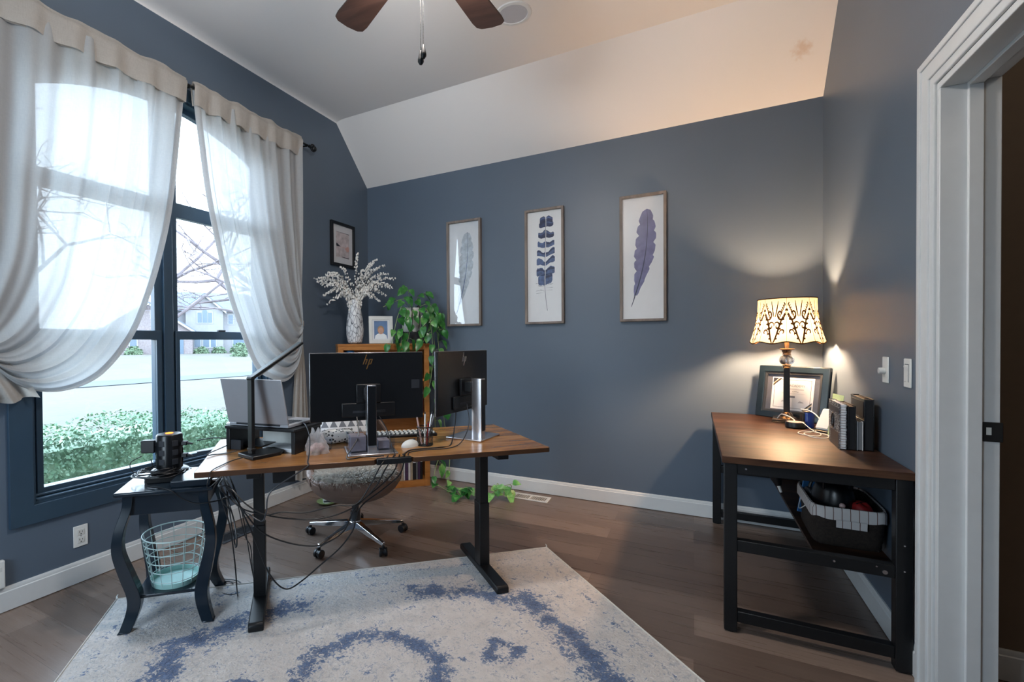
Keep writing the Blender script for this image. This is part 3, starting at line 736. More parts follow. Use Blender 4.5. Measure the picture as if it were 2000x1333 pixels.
# ------------------------------------------------------------------ desk lamp
t = thing('desk_lamp', 'slim black desk lamp with flat tilted head on the standing desk', 'lamp', dk(-.585, -.125), DA+RD(33))
m = MB(); m.prism([(-.07, -.065), (.075, -.065), (.115, -.03), (.115, .05), (.09, .075), (-.07, .075)], 0, .018); m.ob('base', 'black_plastic', t, .004)
m = MB(); m.prism([(-.048, -.019), (-.030, -.019), (-.030, .019), (-.048, .019)], .018, .376); m.ob('stem', 'black_metal', t, .003)
m = MB(); m.b2((-.052, -.021, .035), (-.026, .021, .045)); m.ob('stem_collar', 'black_plastic', t, .001)
m = MB(); m.cyl((-.039, -.022, .374), (-.039, .022, .374), .010); m.ob('hinge', 'black_plastic', t, .001)
m = MB(); rot = Matrix.Rotation(RD(-31), 3, 'Y'); m.box((.094, 0, .455), (.335, .046, .014), rot); m.ob('head', 'black_metal', t, .004)
m = MB(); m.box((.1015, 0, .4462), (.25, .030, .004), rot); m.ob('light_panel', 'offwhite', t)

# ------------------------------------------------------------------ laptop on a riser
ra = DA+RD(-34.5)
rs = thing('laptop_riser', 'black laptop riser shelf standing on the left end of the desk', 'riser', dk(-.525, .062), ra)
m = MB(); m.prism([(-.205, -.125), (.205, -.125), (.215, -.115), (.215, .115), (.205, .125), (-.205, .125), (-.215, .115), (-.215, -.115)], .108, .122); m.ob('shelf', 'black_plastic', rs, .003)
for x in (-.195, .195):
    m = MB(); m.b2((x-.012, -.115, 0), (x+.012, .115, .108)); m.ob('side_panel', 'black_plastic', rs, .003)
m = MB(); m.b2((-.183, -.06, .012), (-.03, .11, .016)); m.b2((-.183, -.11, 0), (-.12, -.09, .05)); m.ob('inner_tray', 'dark_grey', rs, .002)
lp = thing('laptop', 'open silver-grey laptop on the black riser, lid back towards the room', 'laptop', dk(-.532, .072, DTOP+.1225), ra)
m = MB(); m.prism([(-.175, -.115), (.175, -.115), (.18, -.108), (.18, .122), (.172, .13), (-.172, .13), (-.18, .122), (-.18, -.108)], .002, .016); bs = m.ob('base', 'laptop_grey', lp, .002)
m = MB()
for j in range(5):
    for i in range(13): m.box((-.144+i*.024, -.058+j*.0215, .0168), (.019, .017, .002))
m.ob('keyboard', 'dark_grey', bs, .001, smooth=False)
m = MB(); m.b2((-.055, .062, .0162), (.055, .118, .0168)); m.ob('trackpad', 'silver', bs)
m = MB(); rot = Matrix.Rotation(RD(14), 3, 'X'); m.box((0, -.1415, .130), (.36, .008, .232), rot); m.ob('lid', 'laptop_grey', lp, .003)
m = MB(); m.box((0, -.1368, .131), (.344, .001, .214), rot); m.ob('screen', 'satin_black', lp)
m = MB(); m.cyl((-.13, -.113, .014), (.13, -.113, .014), .006); m.ob('hinge', 'dark_grey', lp)
# things under and beside the riser
t = thing('document_box', 'grey document box half hidden under the riser, behind the lamp base', 'box', dk(-.47, .15), ra)
m = MB(); m.b2((-.11, -.05, 0), (.07, .05, .075)); m.ob('box', 'offwhite', t, .003)
m = MB(); m.b2((-.11, -.052, .075), (.07, .052, .082)); m.ob('lid', 'book_grey', t, .002)
t = tag(B('paper_stack', 'paper', None, ((0, 0, .006), (.19, .12, .012)), ((.005, .004, .015), (.185, .118, .006)), bev=.001), 'small stack of white paper under the front of the riser', 'paper'); t.location = dk(-.475, -.012); t.rotation_euler = (0, 0, ra+.1)
t = thing('white_charger', 'white wedge-shaped charger on the left corner of the riser', 'charger', dk(-.728, .105, DTOP+.1222), ra+.3)
m = MB(); m.lathe([(.0, 0), (.034, 0), (.036, .006), (.03, .013), (0, .016)], 20, 1, .7, False, False); m.ob('body', 'white_plastic', t)

# ------------------------------------------------------------------ small things on the desk
def bag(name, label, l, mm, rx, h, seed, tint, cat):
    r = random.Random(seed); t = thing(name, label, cat, dk(l, mm), DA)
    m = MB()
    def f(u, w):
        a = u*2*PI; rr = rx*(1-.55*w**1.4)*(1+.16*math.sin(a*3+w*4+seed)+.10*math.sin(a*7-w*9)+.05*math.sin(a*13+w*20))
        return V(rr*math.cos(a), rr*.75*math.sin(a), h*w+.012*math.sin(a*5+seed)*w)
    m.grid(f, 64, 18); m.ob('bag', 'bag', t)
    m = MB()
    for k in range(7):
        m.ball((r.uniform(-.45, .45)*rx, r.uniform(-.35, .35)*rx, r.uniform(.14, .38)*h), rx*r.uniform(.28, .4), 8, (1, .8, .9))
    m.ob('contents', tint, t)
bag('plastic_bag', 'crumpled clear plastic bag holding pink items, right of the riser', -.318, -.150, .052, .115, 2, 'rose', 'bag')
bag('plastic_bag', 'crumpled clear plastic bag standing against the riser side', -.383, -.045, .045, .11, 5, 'offwhite', 'bag')
t = thing('tumbler', 'small clear plastic tumbler beside the pink plastic bag', 'cup', dk(-.262, -.080), 0)
m = MB(); m.lathe([(.020, .001), (.026, .058), (.0245, .058), (.019, .004)], 24, cap0=True, cap1=True); m.ob('wall', 'clear_plastic', t)
t = thing('cosmetics_pouch', 'white and black printed pouch lying behind the plastic bags', 'pouch', dk(-.20, .085), DA+.1)
m = MB(); m.grid(lambda u, w: (.10*math.copysign(abs(math.cos(u*2*PI))**.6, math.cos(u*2*PI))*math.sin(w*PI)**.35, .055*math.copysign(abs(math.sin(u*2*PI))**.7, math.sin(u*2*PI))*math.sin(w*PI)**.5, .035-.034*math.cos(w*PI)+.003*math.sin(u*25)), 40, 16); m.ob('body', 'pouch_print', t)
m = MB(); m.tube([(-.085, 0, .066), (-.04, 0, .070), (.04, 0, .070), (.085, 0, .066)], .003, 6); m.ob('zipper', 'dark_grey', t)
kb = thing('keyboard', 'black keyboard with pale keys at the far edge of the desk', 'keyboard', dk(.17, .17), DA+RD(-4))
m = MB(); m.b2((-.20, -.065, 0), (.20, .065, .016)); m.ob('case', 'black_plastic', kb, .004)
m = MB()
for j in range(5):
    for i in range(15): m.box((-.18+i*.0257+(.006 if j % 2 else 0), -.048+j*.024, .019), (.0135, .0115, .007))
m.ob('keys', 'offwhite', kb, .002, smooth=False)
t = thing('mouse', 'pale computer mouse beside the pen cup, cable looped round it', 'mouse', dk(.155, -.125), DA+.5)
m = MB(); m.grid(lambda u, w: (.055*math.cos(u*2*PI)*math.sin(w*PI/2), .032*math.sin(u*2*PI)*math.sin(w*PI/2), .034*math.cos(w*PI/2)), 24, 8); m.ob('shell', 'offwhite', t)
m = MB(); m.cyl((.025, -.003, .030), (.025, .003, .030), .006); m.ob('scroll_wheel', 'dark_grey', t)
# acrylic box with mauve contents on the first monitor's base
t = thing('acrylic_box', 'clear acrylic box with mauve cards, standing on the monitor base', 'box', dk(-.128, -.185, DTOP+.0105), DA+.05)
m = MB(); m.b2((-.045, -.055, 0), (.045, .055, .003)); m.b2((-.045, -.055, 0), (-.042, .055, .085)); m.b2((.042, -.055, 0), (.045, .055, .085)); m.b2((-.045, -.055, 0), (.045, -.052, .085)); m.b2((-.045, .052, 0), (.045, .055, .085)); m.ob('box', 'clear_plastic', t)
P('mauve_card', '#857d84', .5)
m = MB(); m.b2((-.036, -.046, .004), (.038, .048, .076)); m.ob('cards', 'mauve_card', t, .002)
t = thing('acrylic_box', 'clear acrylic box right of the monitor column, half empty', 'box', dk(.012, -.165, DTOP+.0105), DA)
m = MB(); m.b2((-.045, -.05, 0), (.045, .05, .003)); m.b2((-.045, -.05, 0), (-.042, .05, .07)); m.b2((.042, -.05, 0), (.045, .05, .07)); m.b2((-.045, -.05, 0), (.045, -.047, .07)); m.b2((-.045, .047, 0), (.045, .05, .07)); m.ob('box', 'clear_plastic', t)
m = MB(); m.b2((-.036, -.042, .004), (.02, .04, .045)); m.ob('cards', 'mauve_card', t, .002)
# pen cup
t = thing('pen_cup', 'black wire mesh pen cup on the standing desk', 'pen cup', dk(.235, -.125), DA)
m = MB(); m.lathe([(.040, 0), (.040, .004)], 28); m.ob('bottom', 'black_metal', t)
m = MB()
for k in range(22):
    a0 = k*2*PI/22
    for sg in (-1, 1): m.tube([(.040*math.cos(a0+sg*q*.16), .040*math.sin(a0+sg*q*.16), .003+q*.0158) for q in range(7)], .0008, 4)
m.ob('mesh_wall', 'black_metal', t)
m = MB(); m.tube([(.041*math.cos(a*PI/14), .041*math.sin(a*PI/14), .098) for a in range(28)], .0028, 6, True); m.tube([(.041*math.cos(a*PI/14), .041*math.sin(a*PI/14), .05) for a in range(28)], .0014, 5, True); m.ob('rim', 'black_metal', t)
for i, (mat, dx, dy, lean, ln, lab) in enumerate((('rose', -.018, .0, (-.16, .05), .145, 'pink pen, leftmost in the wire pen cup'), ('white_plastic', .0, .008, (.02, .0), .158, 'white pen standing upright in the wire pen cup'),
        ('silver', .010, -.006, (.18, .05), .160, 'silver pen leaning right in the wire pen cup'), ('book_grey', .016, .012, (.28, .1), .15, 'grey pen leaning furthest right in the wire pen cup'), ('red_cloth', .004, -.018, (.05, -.1), .118, 'short red marker low in the wire pen cup'))):
    p = thing('pen', lab, 'pen', dk(.235, -.125, DTOP+.0042)+DU*dx+DV*dy, DA, group='pens in the pen cup')
    d = Vector((lean[0], lean[1], 1)).normalized(); m = MB(); m.cyl((0, 0, .0025), d*ln, .0045, n=10); m.ob('barrel', mat, p)
    m = MB(); m.cyl(d*ln, d*(ln+.012), .0035, .002, 8); m.ob('tip', 'dark_grey', p)

# ------------------------------------------------------------------ swivel chair
CH = Vector((-1.958, 2.528, 0))
ch = thing('swivel_chair', 'beige tufted bucket swivel chair tucked behind the standing desk', 'chair', CH, DA+PI)
# local -y faces away from the camera after the half turn, so the sitter faces +y here
m = MB()
def shell(u, w):
    a = u*2*PI; back = .5-.5*math.sin(a)          # 1 at the rear (-y)
    if w < .45:
        q = w/.45; rr = .30*math.sin(q*PI/2)**.8; z = .275+.17*(1-math.cos(q*PI/2))
    else:
        q = (w-.45)/.55; hgt = lerp(-.078, .045, min(1, back*2))+.40*max(0, back-.45)**1.1*1.75; rr = .30+.012*math.sin(q*PI)-.02*q; z = .445+hgt*q
    return V(rr*math.cos(a), rr*.93*math.sin(a), z)
m.grid(shell, 72, 30); m.ob('shell', 'beige_leather', ch, solid=.02)
m = MB()
for k in range(18):   # tufting seams around the bowl
    a = k*2*PI/18
    m.tube([shell(k/18, w)*1.0+V(.0115*math.cos(a), .0115*math.sin(a), -.002) for w in (.38, .42, .46, .52, .60, .72)], .004, 5)
m.tube([shell(i/60, .415)*1.034 for i in range(60)], .004, 5, True); m.tube([shell(i/60, 1.0) for i in range(60)], .012, 6, True)
m.ob('tufting', 'beige_leather', ch)
m = MB(); m.lathe([(0, .40), (.255, .40), (.272, .43), (.262, .465), (0, .48)], 40, 1, .93, False, False); m.ob('seat_pad', 'beige_leather', ch)
m = MB(); m.cyl((0, 0, .10), (0, 0, .19), .033); m.cyl((0, 0, .17), (0, 0, .28), .024); m.cyl((0, 0, .265), (0, 0, .285), .09); m.ob('gas_lift', 'dark_grey', ch)
m = MB(); m.cyl((.03, 0, .262), (.2, -.06, .25), .006, n=8); m.ob('lever', 'black_metal', ch)
m = MB(); m.cyl((0, 0, .085), (0, 0, .135), .045, .040, 24); m.ob('hub', 'chrome', ch)
for k, aw in enumerate((-94, -22, 50, 122, 194)):
    a = RD(aw)-DA-PI; d = V(math.cos(a), math.sin(a), 0); s = V(-d[1], d[0], 0)
    m = MB(); p0, p1 = d*.03, d*.335
    m.add([p0+s*.028+V(0, 0, .088), p0-s*.028+V(0, 0, .088), p1-s*.013+V(0, 0, .066), p1+s*.013+V(0, 0, .066), p0+s*.020+V(0, 0, .130), p0-s*.020+V(0, 0, .130), p1-s*.010+V(0, 0, .086), p1+s*.010+V(0, 0, .086)],
          [(0, 3, 2, 1), (4, 5, 6, 7), (0, 1, 5, 4), (1, 2, 6, 5), (2, 3, 7, 6), (3, 0, 4, 7)])
    lg = m.ob('base_spoke', 'chrome', ch, .004)
    c = d*.33; m = MB(); cs = s*math.cos(.5*k)+d*math.sin(.5*k)
    for sg in (-1, 1): m.cyl(c+cs*(sg*.008)+V(0, 0, .027), c+cs*(sg*.025)+V(0, 0, .027), .0265, n=18)
    m.cyl(c+cs*-.012+V(0, 0, .03), c+cs*.012+V(0, 0, .03), .021, n=14); m.cyl(c+V(0, 0, .045), c+V(0, 0, .068), .010, n=10); m.ob('caster', 'black_plastic', lg, .003)
# sheepskin on the seat
m = MB(); r = random.Random(12)
base = [(.235*math.cos(a), .225*math.sin(a)) for a in [i*2*PI/48 for i in range(48)]]
m.lathe([(0, .478), (.2, .470), (.262, .452), (.274, .43), (.255, .43), (.19, .46), (0, .468)], 48, 1, .93, False, False)
for k in range(5200):
    a = r.uniform(0, 2*PI); q = math.sqrt(r.random())*.272; x, y = q*math.cos(a), q*math.sin(a)*.93
    z = .476-.006*(q/.2)**2-(.05*((q-.23)/.05)**2 if q > .23 else 0)
    d = V(math.cos(a)*(.4+q*2)+r.uniform(-.7, .7), math.sin(a)*(.4+q*2)+r.uniform(-.7, .7), r.uniform(.35, 1.1)-(.45 if q > .25 else 0)).normalized()
    L = r.uniform(.02, .042); s = d.orthogonal().normalized()*.0028; p = V(x, y, z-(.022*max(0, math.sin(a))**2*((q-.2)/.085) if q > .2 else 0))
    m.add([p-s, p+s, p+d*L*.6+s*.6+V(0, 0, .002), p+d*L+V(0, 0, -.006)], [(0, 1, 2), (0, 2, 3)])
for k in range(1500):   # tufts hanging over the front rim
    a = r.gauss(PI/2, .75); q = r.uniform(.245, .300); p = V(q*math.cos(a), q*math.sin(a)*.93, .470-.03*((q-.245)/.055)**2)
    d = V(math.cos(a)+r.uniform(-.5, .5), math.sin(a)+r.uniform(-.3, .3), r.uniform(-1.1, .5)).normalized(); L = r.uniform(.02, .036); s = d.orthogonal().normalized()*.003
    m.add([p-s, p+s, p+d*L*.6+s*.6, p+d*L+V(0, 0, -.005)], [(0, 1, 2), (0, 2, 3)])
o = m.ob('sheepskin', 'fur', smooth=False); o.location = CH+V(0, 0, .003); o.rotation_euler = (0, 0, DA+PI)
tag(o, 'fluffy white and grey sheepskin spread on the swivel chair seat', 'sheepskin', kind=None)
t = thing('throw_pillow', 'white cushion with grey triangle rows on the swivel chair', 'pillow', CH+V(0, 0, .49)+DV*.10-DU*.04, DA, rot=(RD(-14), 0, DA))
m = MB()
def pil(u, w):
    x, z = (u-.5)*2, (w-.5)*2
    ed = (1-abs(x)**2.6)*(1-abs(z)**2.6)
    return x*.215*(1-.06*(1-abs(z))), z*.185*(1-.06*(1-abs(x))), .075*max(0, ed)**.45
for sg in (-1, 1): m.grid(lambda u, w: V(pil(u, w)[0], sg*pil(u, w)[2], pil(u, w)[1]+.19), 22, 22)
m.ob('cover', 'triangles', t)

# ------------------------------------------------------------------ side table
SA = RD(44.0); SO = Vector((-2.226, 1.446, 0))
sw = Vector((math.cos(SA), math.sin(SA), 0)); sd = Vector((-math.sin(SA), math.cos(SA), 0))
stb = thing('side_table', 'dark navy side table with curved legs and lower shelf by the window', 'side table', SO, SA)
m = MB(); m.b2((-.205, -.205, .625), (.205, .205, .645)); m.ob('tabletop', 'navy_paint', stb, .006)
m = MB(); m.b2((-.165, -.165, .53), (.165, -.145, .626)); m.b2((-.165, .145, .53), (.165, .165, .626)); m.b2((-.165, -.165, .53), (-.145, .165, .626)); m.b2((.145, -.165, .53), (.165, .165, .626)); m.ob('apron', 'navy_paint', stb, .002)
prof = cat_rom([(0, .220, .627), (0, .228, .56), (0, .262, .47), (0, .268, .38), (0, .232, .26), (0, .200, .16), (0, .206, .09), (0, .250, .0)], 6)
for sx, sy in ((-1, -1), (1, -1), (1, 1), (-1, 1)):
    m = MB(); vs = []
    zf = .0138 if sy < 0 else .001
    for q in prof:
        c = V(sx*q[1]*.7071, sy*q[1]*.7071, max(q[2], zf)); hw = .024+.004*math.sin(q[2]*9)
        vs += [c+V(-hw, -hw, 0), c+V(hw, -hw, 0), c+V(hw, hw, 0), c+V(-hw, hw, 0)]
    n = len(prof); m.add(vs, [(4*i+k, 4*i+(k+1) % 4, 4*i+4+(k+1) % 4, 4*i+4+k) for i in range(n-1) for k in range(4)]+[(0, 1, 2, 3), tuple(4*n-1-k for k in range(4))])
    m.ob('leg', 'navy_paint', stb, .003)
m = MB(); m.b2((-.145, -.145, .138), (.145, .145, .152)); m.ob('shelf', 'navy_paint', stb, .003)
# wire wastebasket
wb = thing('wire_wastebasket', 'pale mint wire wastebasket standing on the side table shelf', 'wastebasket', SO+V(.012, -.012, .1525), 0)
def wr(z): return lerp(.104, .142, z/.235)
m = MB()
for z in (.032, .078, .122, .166, .202, .235): m.tube([(wr(z)*math.cos(a*PI/22), wr(z)*math.sin(a*PI/22), z) for a in range(44)], .003 if z > .23 else .0021, 6, True)
for k in range(15):
    a = k*2*PI/15+.1; m.tube([(wr(z)*math.cos(a), wr(z)*math.sin(a), z) for z in (.006, .12, .235)], .0019, 5)
m.ob('wire_body', 'mint_wire', wb)
m = MB(); m.lathe([(0, 0), (.105, 0), (.108, .024), (.1055, .024), (.102, .004), (0, .004)], 44, cap0=False, cap1=False); m.ob('bottom_tray', 'mint', wb)
# power tower and the clutter on the side table
STZ = .645
def sp(x, y, z=STZ): return SO+sw*x+sd*y+V(0, 0, z)
t = thing('power_strip_block', 'flat black cable box under the coiled cord on the side table', 'power box', sp(-.03, .02), SA)
m = MB(); m.b2((-.085, -.10, 0), (.085, .075, .026)); m.ob('case', 'satin_black', t, .003)
tw = thing('power_tower', 'black cylindrical power strip tower with orange light on top', 'power strip', sp(-.035, .045, STZ+.0265), SA-.9)
m = MB(); m.lathe([(0, 0), (.085, 0), (.088, .008), (.080, .014), (.060, .020), (.060, .178), (.055, .186), (.022, .188), (0, .188)], 40, cap0=False, cap1=False); m.ob('body', 'satin_black', tw)
for a in range(0, 360, 60):
    m = MB(); d = V(math.cos(RD(a)), math.sin(RD(a)), 0); s = V(-d[1], d[0], 0)
    for z in (.055, .10, .145): m.box(d*.0602+V(0, 0, z), (.002, .028, .028), Matrix.Rotation(RD(a), 3, 'Z'))
    m.ob('socket', 'dark_grey', tw, .001)
m = MB(); m.lathe([(0, .1882), (.018, .1882), (.018, .190), (0, .190)], 24, cap0=False, cap1=False); m.ob('indicator_light', 'led_orange', tw)
t = thing('power_adapter', 'black power adapter plugged into the left side of the power tower', 'power adapter', sp(-.035, .045, STZ+.0265), SA)
ad = (sw*-.2-sd*.45).normalized()
m = MB(); rz = Matrix.Rotation(RD(215)-SA, 3, 'Z'); d = Matrix.Rotation(RD(215)-SA, 3, 'Z') @ V(1, 0, 0)
m.box(d*.095+V(0, 0, .125), (.064, .042, .062), rz); m.ob('case', 'black_plastic', t, .004)
m = MB(); m.cyl(d*.0615+V(0, 0, .13), d*.066+V(0, 0, .13), .012); m.ob('prongs', 'silver', t)
for z, lab in ((.138, 'upper black plug on the right side of the power tower'), (.078, 'lower black plug on the right side of the power tower')):
    t = thing('plug', lab, 'plug', sp(-.035, .045, STZ+.0265+z), RD(30), group='plugs in the power tower')
    m = MB(); m.b2((.0615, -.012, -.010), (.090, .012, .010)); m.ob('head', 'black_plastic', t, .003)
    m = MB(); m.cyl((.089, 0, 0), (.115, 0, -.004), .007, .004, 10); m.ob('strain_relief', 'black_plastic', t)
t = thing('docking_station', 'flat black docking box at the right corner of the side table', 'dock', sp(.105, -.085), SA)
m = MB(); m.b2((-.085, -.10, 0), (.085, .12, .030)); m.ob('case', 'navy_paint', t, .004)
m = MB(); m.b2((.0845, -.06, .008), (.086, .08, .022)); m.ob('ports', 'slot_black', t)
for y, lab in ((-.06, 'silver cable plug at the near corner of the docking box'), (-.02, 'silver cable plug further back on the docking box')):
    t = thing('cable_plug', lab, 'plug', sp(.105, -.085, STZ+.015)+sw*.087+sd*y, SA, group='silver plugs in the docking box')
    m = MB(); m.b2((0, -.010, -.005), (.024, .010, .005)); m.ob('connector', 'silver', t, .002)
    m = MB(); m.b2((.024, -.007, -.004), (.04, .007, .004)); m.ob('boot', 'black_plastic', t, .002)

# ------------------------------------------------------------------ corner bookcase
BA = RD(44.0); BO = Vector((-2.385, 3.523, 0))
bs_ = Vector((math.cos(BA), math.sin(BA), 0)); bn_ = Vector((-math.sin(BA), math.cos(BA), 0))
def bk(s, d, z): return BO+bs_*s+bn_*d+V(0, 0, z)
bc = thing('bookcase', 'golden oak bookcase set across the corner behind the monitors', 'bookcase', BO, BA)
HB = 1.295
m = MB(); m.b2((-.408, .012, 0), (-.388, .25, HB-.02)); m.ob('side_panel', 'oak', bc, .002)
m = MB(); m.b2((.388, .012, 0), (.408, .25, HB-.02)); m.ob('side_panel', 'oak', bc, .002)
m = MB(); m.b2((-.39, .242, .03), (.39, .25, HB-.02)); m.ob('back_panel', 'oak', bc)
m = MB(); m.b2((-.412, -.004, HB-.02), (.412, .252, HB)); m.ob('top', 'oak', bc, .003)
m = MB(); m.b2((-.408, 0, 0), (-.362, .016, HB-.02)); m.b2((.362, 0, 0), (.408, .016, HB-.02)); m.b2((-.362, 0, HB-.055), (.362, .016, HB-.02)); m.b2((-.362, 0, 0), (.362, .016, .055)); m.ob('face_frame', 'oak', bc, .002)
SH = (.055, .375, .66, .97)
for z in SH:
    m = MB(); m.b2((-.388, .012, z-.018), (.388, .242, z)); m.ob('shelf', 'oak', bc, .001)
# books, each an individual
r = random.Random(31)
def book(x, z, w, h, d, mat, label, grp, tilt=0):
    t = thing('book', label, 'book', bk(x+w/2, .03, z+.0005), BA, group=grp, rot=(0, tilt, BA))
    m = MB(); m.b2((-w/2, 0, 0), (w/2, .004, h)); m.b2((-w/2, 0, 0), (-w/2+.0025, d, h)); m.b2((w/2-.0025, 0, 0), (w/2, d, h)); m.ob('cover', mat, t, .001)
    m = MB(); m.b2((-w/2+.003, .004, .003), (w/2-.003, d-.004, h-.004)); m.ob('pages', 'paper', t)
    if h > .2 and mat != 'book_white':
        m = MB(); m.b2((-w/2+.002, -.0004, h*.72), (w/2-.002, .0002, h*.80)); m.ob('spine_band', 'book_white', t)
x = .09; names = {'book_black': 'black', 'book_white': 'white', 'book_purple': 'purple', 'book_grey': 'grey', 'book_tan': 'tan', 'book_red': 'dark red', 'book_blue': 'blue'}
seq = [('book_grey', .026, .27), ('book_black', .018, .26), ('book_tan', .034, .245), ('book_white', .014, .255), ('book_purple', .03, .26), ('book_white', .02, .23), ('book_tan', .022, .235), ('book_black', .03, .215), ('book_grey', .016, .24), ('book_purple', .024, .225), ('book_black', .022, .22)]
ordn = ['leftmost', 'second from the left', 'third from the left', 'fourth from the left', 'fifth from the left', 'sixth from the left', 'seventh from the left', 'eighth from the left', 'ninth from the left', 'second from the right', 'rightmost']
for i, (mt, w, h) in enumerate(seq):
    book(x, SH[0], w-.001, h, .15, mt, '%s book on the bottom bookcase shelf, %s of the row' % (names[mt], ordn[i]), 'books on the bottom shelf'); x += w
x = .25
for i, (mt, w, h) in enumerate((('book_black', .028, .24), ('book_grey', .02, .25), ('book_white', .016, .235), ('book_tan', .026, .245), ('book_red', .018, .24))):
    book(x, SH[2], w-.001, h, .15, mt, '%s book on the middle bookcase shelf, %s beside the right post' % (names[mt], ['first', 'second', 'third', 'fourth', 'nearest'][i]), 'books on the middle shelf'); x += w
x = .22
for i, (mt, w, h) in enumerate((('book_purple', .03, .232), ('book_black', .03, .21), ('book_purple', .02, .226), ('book_grey', .026, .20), ('book_black', .022, .22))):
    book(x, SH[3], w-.001, h, .15, mt, '%s book on the top bookcase shelf, %s' % (names[mt], ['leftmost of five', 'second of five', 'middle of five', 'fourth of five', 'last by the right post'][i]), 'books on the top shelf'); x += w
# blue glass ornament on the top shelf and jars below
t = thing('glass_vase', 'blue glass ornament at the left end of the top bookcase shelf', 'ornament', bk(-.30, .10, SH[3]+.0005), BA)
m = MB(); m.lathe([(.035, 0), (.05, .05), (.055, .14), (.06, .22), (.04, .262), (.030, .266), (.03, .25)], 28, cap1=False); m.ob('body', 'sky_blue', t)
m = MB(); m.lathe([(.041, .258), (.052, .225), (.05, .218), (.039, .250)], 28, cap0=False, cap1=False); m.ob('band', 'book_white', t)
t = thing('glass_jar', 'olive glass jar on the middle bookcase shelf below the monitor', 'jar', bk(.02, .10, SH[2]+.0005), BA)
m = MB(); m.lathe([(.05, 0), (.058, .02), (.058, .11), (.042, .135), (.042, .15)], 28); m.ob('glass', 'olive_glass', t)
m = MB(); m.lathe([(.045, .1505), (.045, .168), (0, .17)], 28, cap1=False); m.ob('lid', 'silver', t)
t = thing('terracotta_pot', 'terracotta pot on the middle bookcase shelf left of the jar', 'pot', bk(-.10, .10, SH[2]+.0005), BA)
m = MB(); m.lathe([(.045, 0), (.062, .13), (.068, .13), (.068, .155), (.06, .155), (.058, .02)], 28); m.ob('body', 'terracotta', t)
t = thing('storage_box', 'grey fabric storage box on the middle bookcase shelf', 'box', bk(.165, .10, SH[2]+.0005), BA)
m = MB(); m.b2((-.075, -.07, 0), (.075, .08, .15)); m.ob('body', 'book_grey', t, .006)
m = MB(); m.tube([(-.03, -.072, .10), (-.02, -.082, .09), (.02, -.082, .09), (.03, -.072, .10)], .004, 6); m.ob('handle', 'book_tan', t)
# vase with pussy willow
vs_ = bk(-.247, .12, HB+.0005)
t = thing('vase', 'tall white crackle-patterned vase on the bookcase top', 'vase', vs_, 0)
m = MB(); m.lathe([(.036, 0), (.062, .012), (.076, .08), (.078, .14), (.070, .22), (.054, .31), (.038, .385), (.036, .395), (.031, .395), (.033, .37), (.05, .28)], 40, cap1=False); m.ob('body', 'vase_crackle', t)
tips = [(-.345, .575), (-.30, .53), (-.255, .60), (-.20, .64), (-.24, .35), (-.28, .42), (-.22, .47), (-.13, .66), (.015, .785), (.20, .765), (.285, .72), (.30, .63), (.345, .575), (.33, .50), (.29, .44), (.22, .38), (.25, .54), (.18, .66), (.12, .60), (-.16, .40), (.14, .40), (-.30, .58), (-.33, .55), (-.26, .50), (-.18, .56), (-.24, .62), (.24, .60), (.30, .52), (.20, .48), (.15, .70), (.08, .66)]
r = random.Random(77)
def where(x, z):
    h = 'high' if z > .68 else ('low' if z < .45 else 'mid-height')
    return h, ('left' if x < 0 else 'right')
seen = {}
for i, (tx, tz) in enumerate(tips):
    depth = r.uniform(-.17, .05)
    p0 = V(r.uniform(-.012, .012), r.uniform(-.012, .012), .10); pm = V(tx*.16, depth*.15, .42); p3 = V(tx, depth, tz)
    p2 = V(tx*.60, depth*.6, lerp(.42, tz, .62)+.05)
    pts = cat_rom([p0, pm*.5+p0*.5, pm, p2, p3], 8)
    hh = where(tx, tz); key = hh; seen[key] = seen.get(key, 0)+1
    b = thing('willow_branch', '%s pussy willow branch with white buds arching %s from the vase' % hh, 'branch', vs_, BA, group='%s willow branches arching %s' % hh)
    m = MB(); m.tube(pts, [lerp(.0026, .0012, k/(len(pts)-1)) for k in range(len(pts))], 5); m.ob('twig', 'twig', b)
    m = MB(); n = len(pts)
    for k in range(54):
        u = .34+.66*k/53; q = interp(pts, u)+V(r.uniform(-1, 1), r.uniform(-1, 1), r.uniform(-1, 1))*.020*(1.2-u)*1.7
        rr = r.uniform(.0066, .0098)*(1.15-.35*u); m.ball(q, rr, 7, (r.uniform(.8, 1), r.uniform(.8, 1), r.uniform(1, 1.5)))
    o = m.ob('catkins', 'catkin', b); o['kind'] = 'stuff'
# photo frame on the bookcase
t = thing('photo_frame', 'white photo frame with a child portrait on the bookcase top', 'photo frame', bk(-.02, .065, HB+.0005), BA, rot=(RD(-7), 0, BA-.05))
m = MB(); W_, H_ = .108, .25
plate('frame', 'offwhite', t, rect(-W_, W_, 0, H_), [rect(-W_+.03, W_-.03, .035, H_-.035)], -.012, .006, 'y', .003)
plate('inner_lip', 'mat_paper', t, rect(-W_+.03, W_-.03, .035, H_-.035), [rect(-.060, .060, .045, H_-.045)], -.006, .002, 'y', .001)
m = MB(); m.b2((-W_+.028, .002, .033), (W_-.028, .005, H_-.033)); ph = m.ob('photo', 'sky_print', t)
def disc(m, pts, y): m.add([(x, y, z) for x, z in pts], [tuple(range(len(pts)))])
def ell(cx, cz, rx, rz, a0=0, a1=360, n=24): return [(cx+rx*math.cos(RD(lerp(a0, a1, i/n))), cz+rz*math.sin(RD(lerp(a0, a1, i/n)))) for i in range(n if a1-a0 == 360 else n+1)]
m = MB(); disc(m, [(-.056, .046), (.056, .046), (.050, .076), (.024, .092), (-.024, .092), (-.050, .076)], .0015); m.ob('shirt', 'paper', ph)
m = MB(); disc(m, ell(0, .125, .030, .038), .0014); m.ob('hair', 'hair_print', ph)
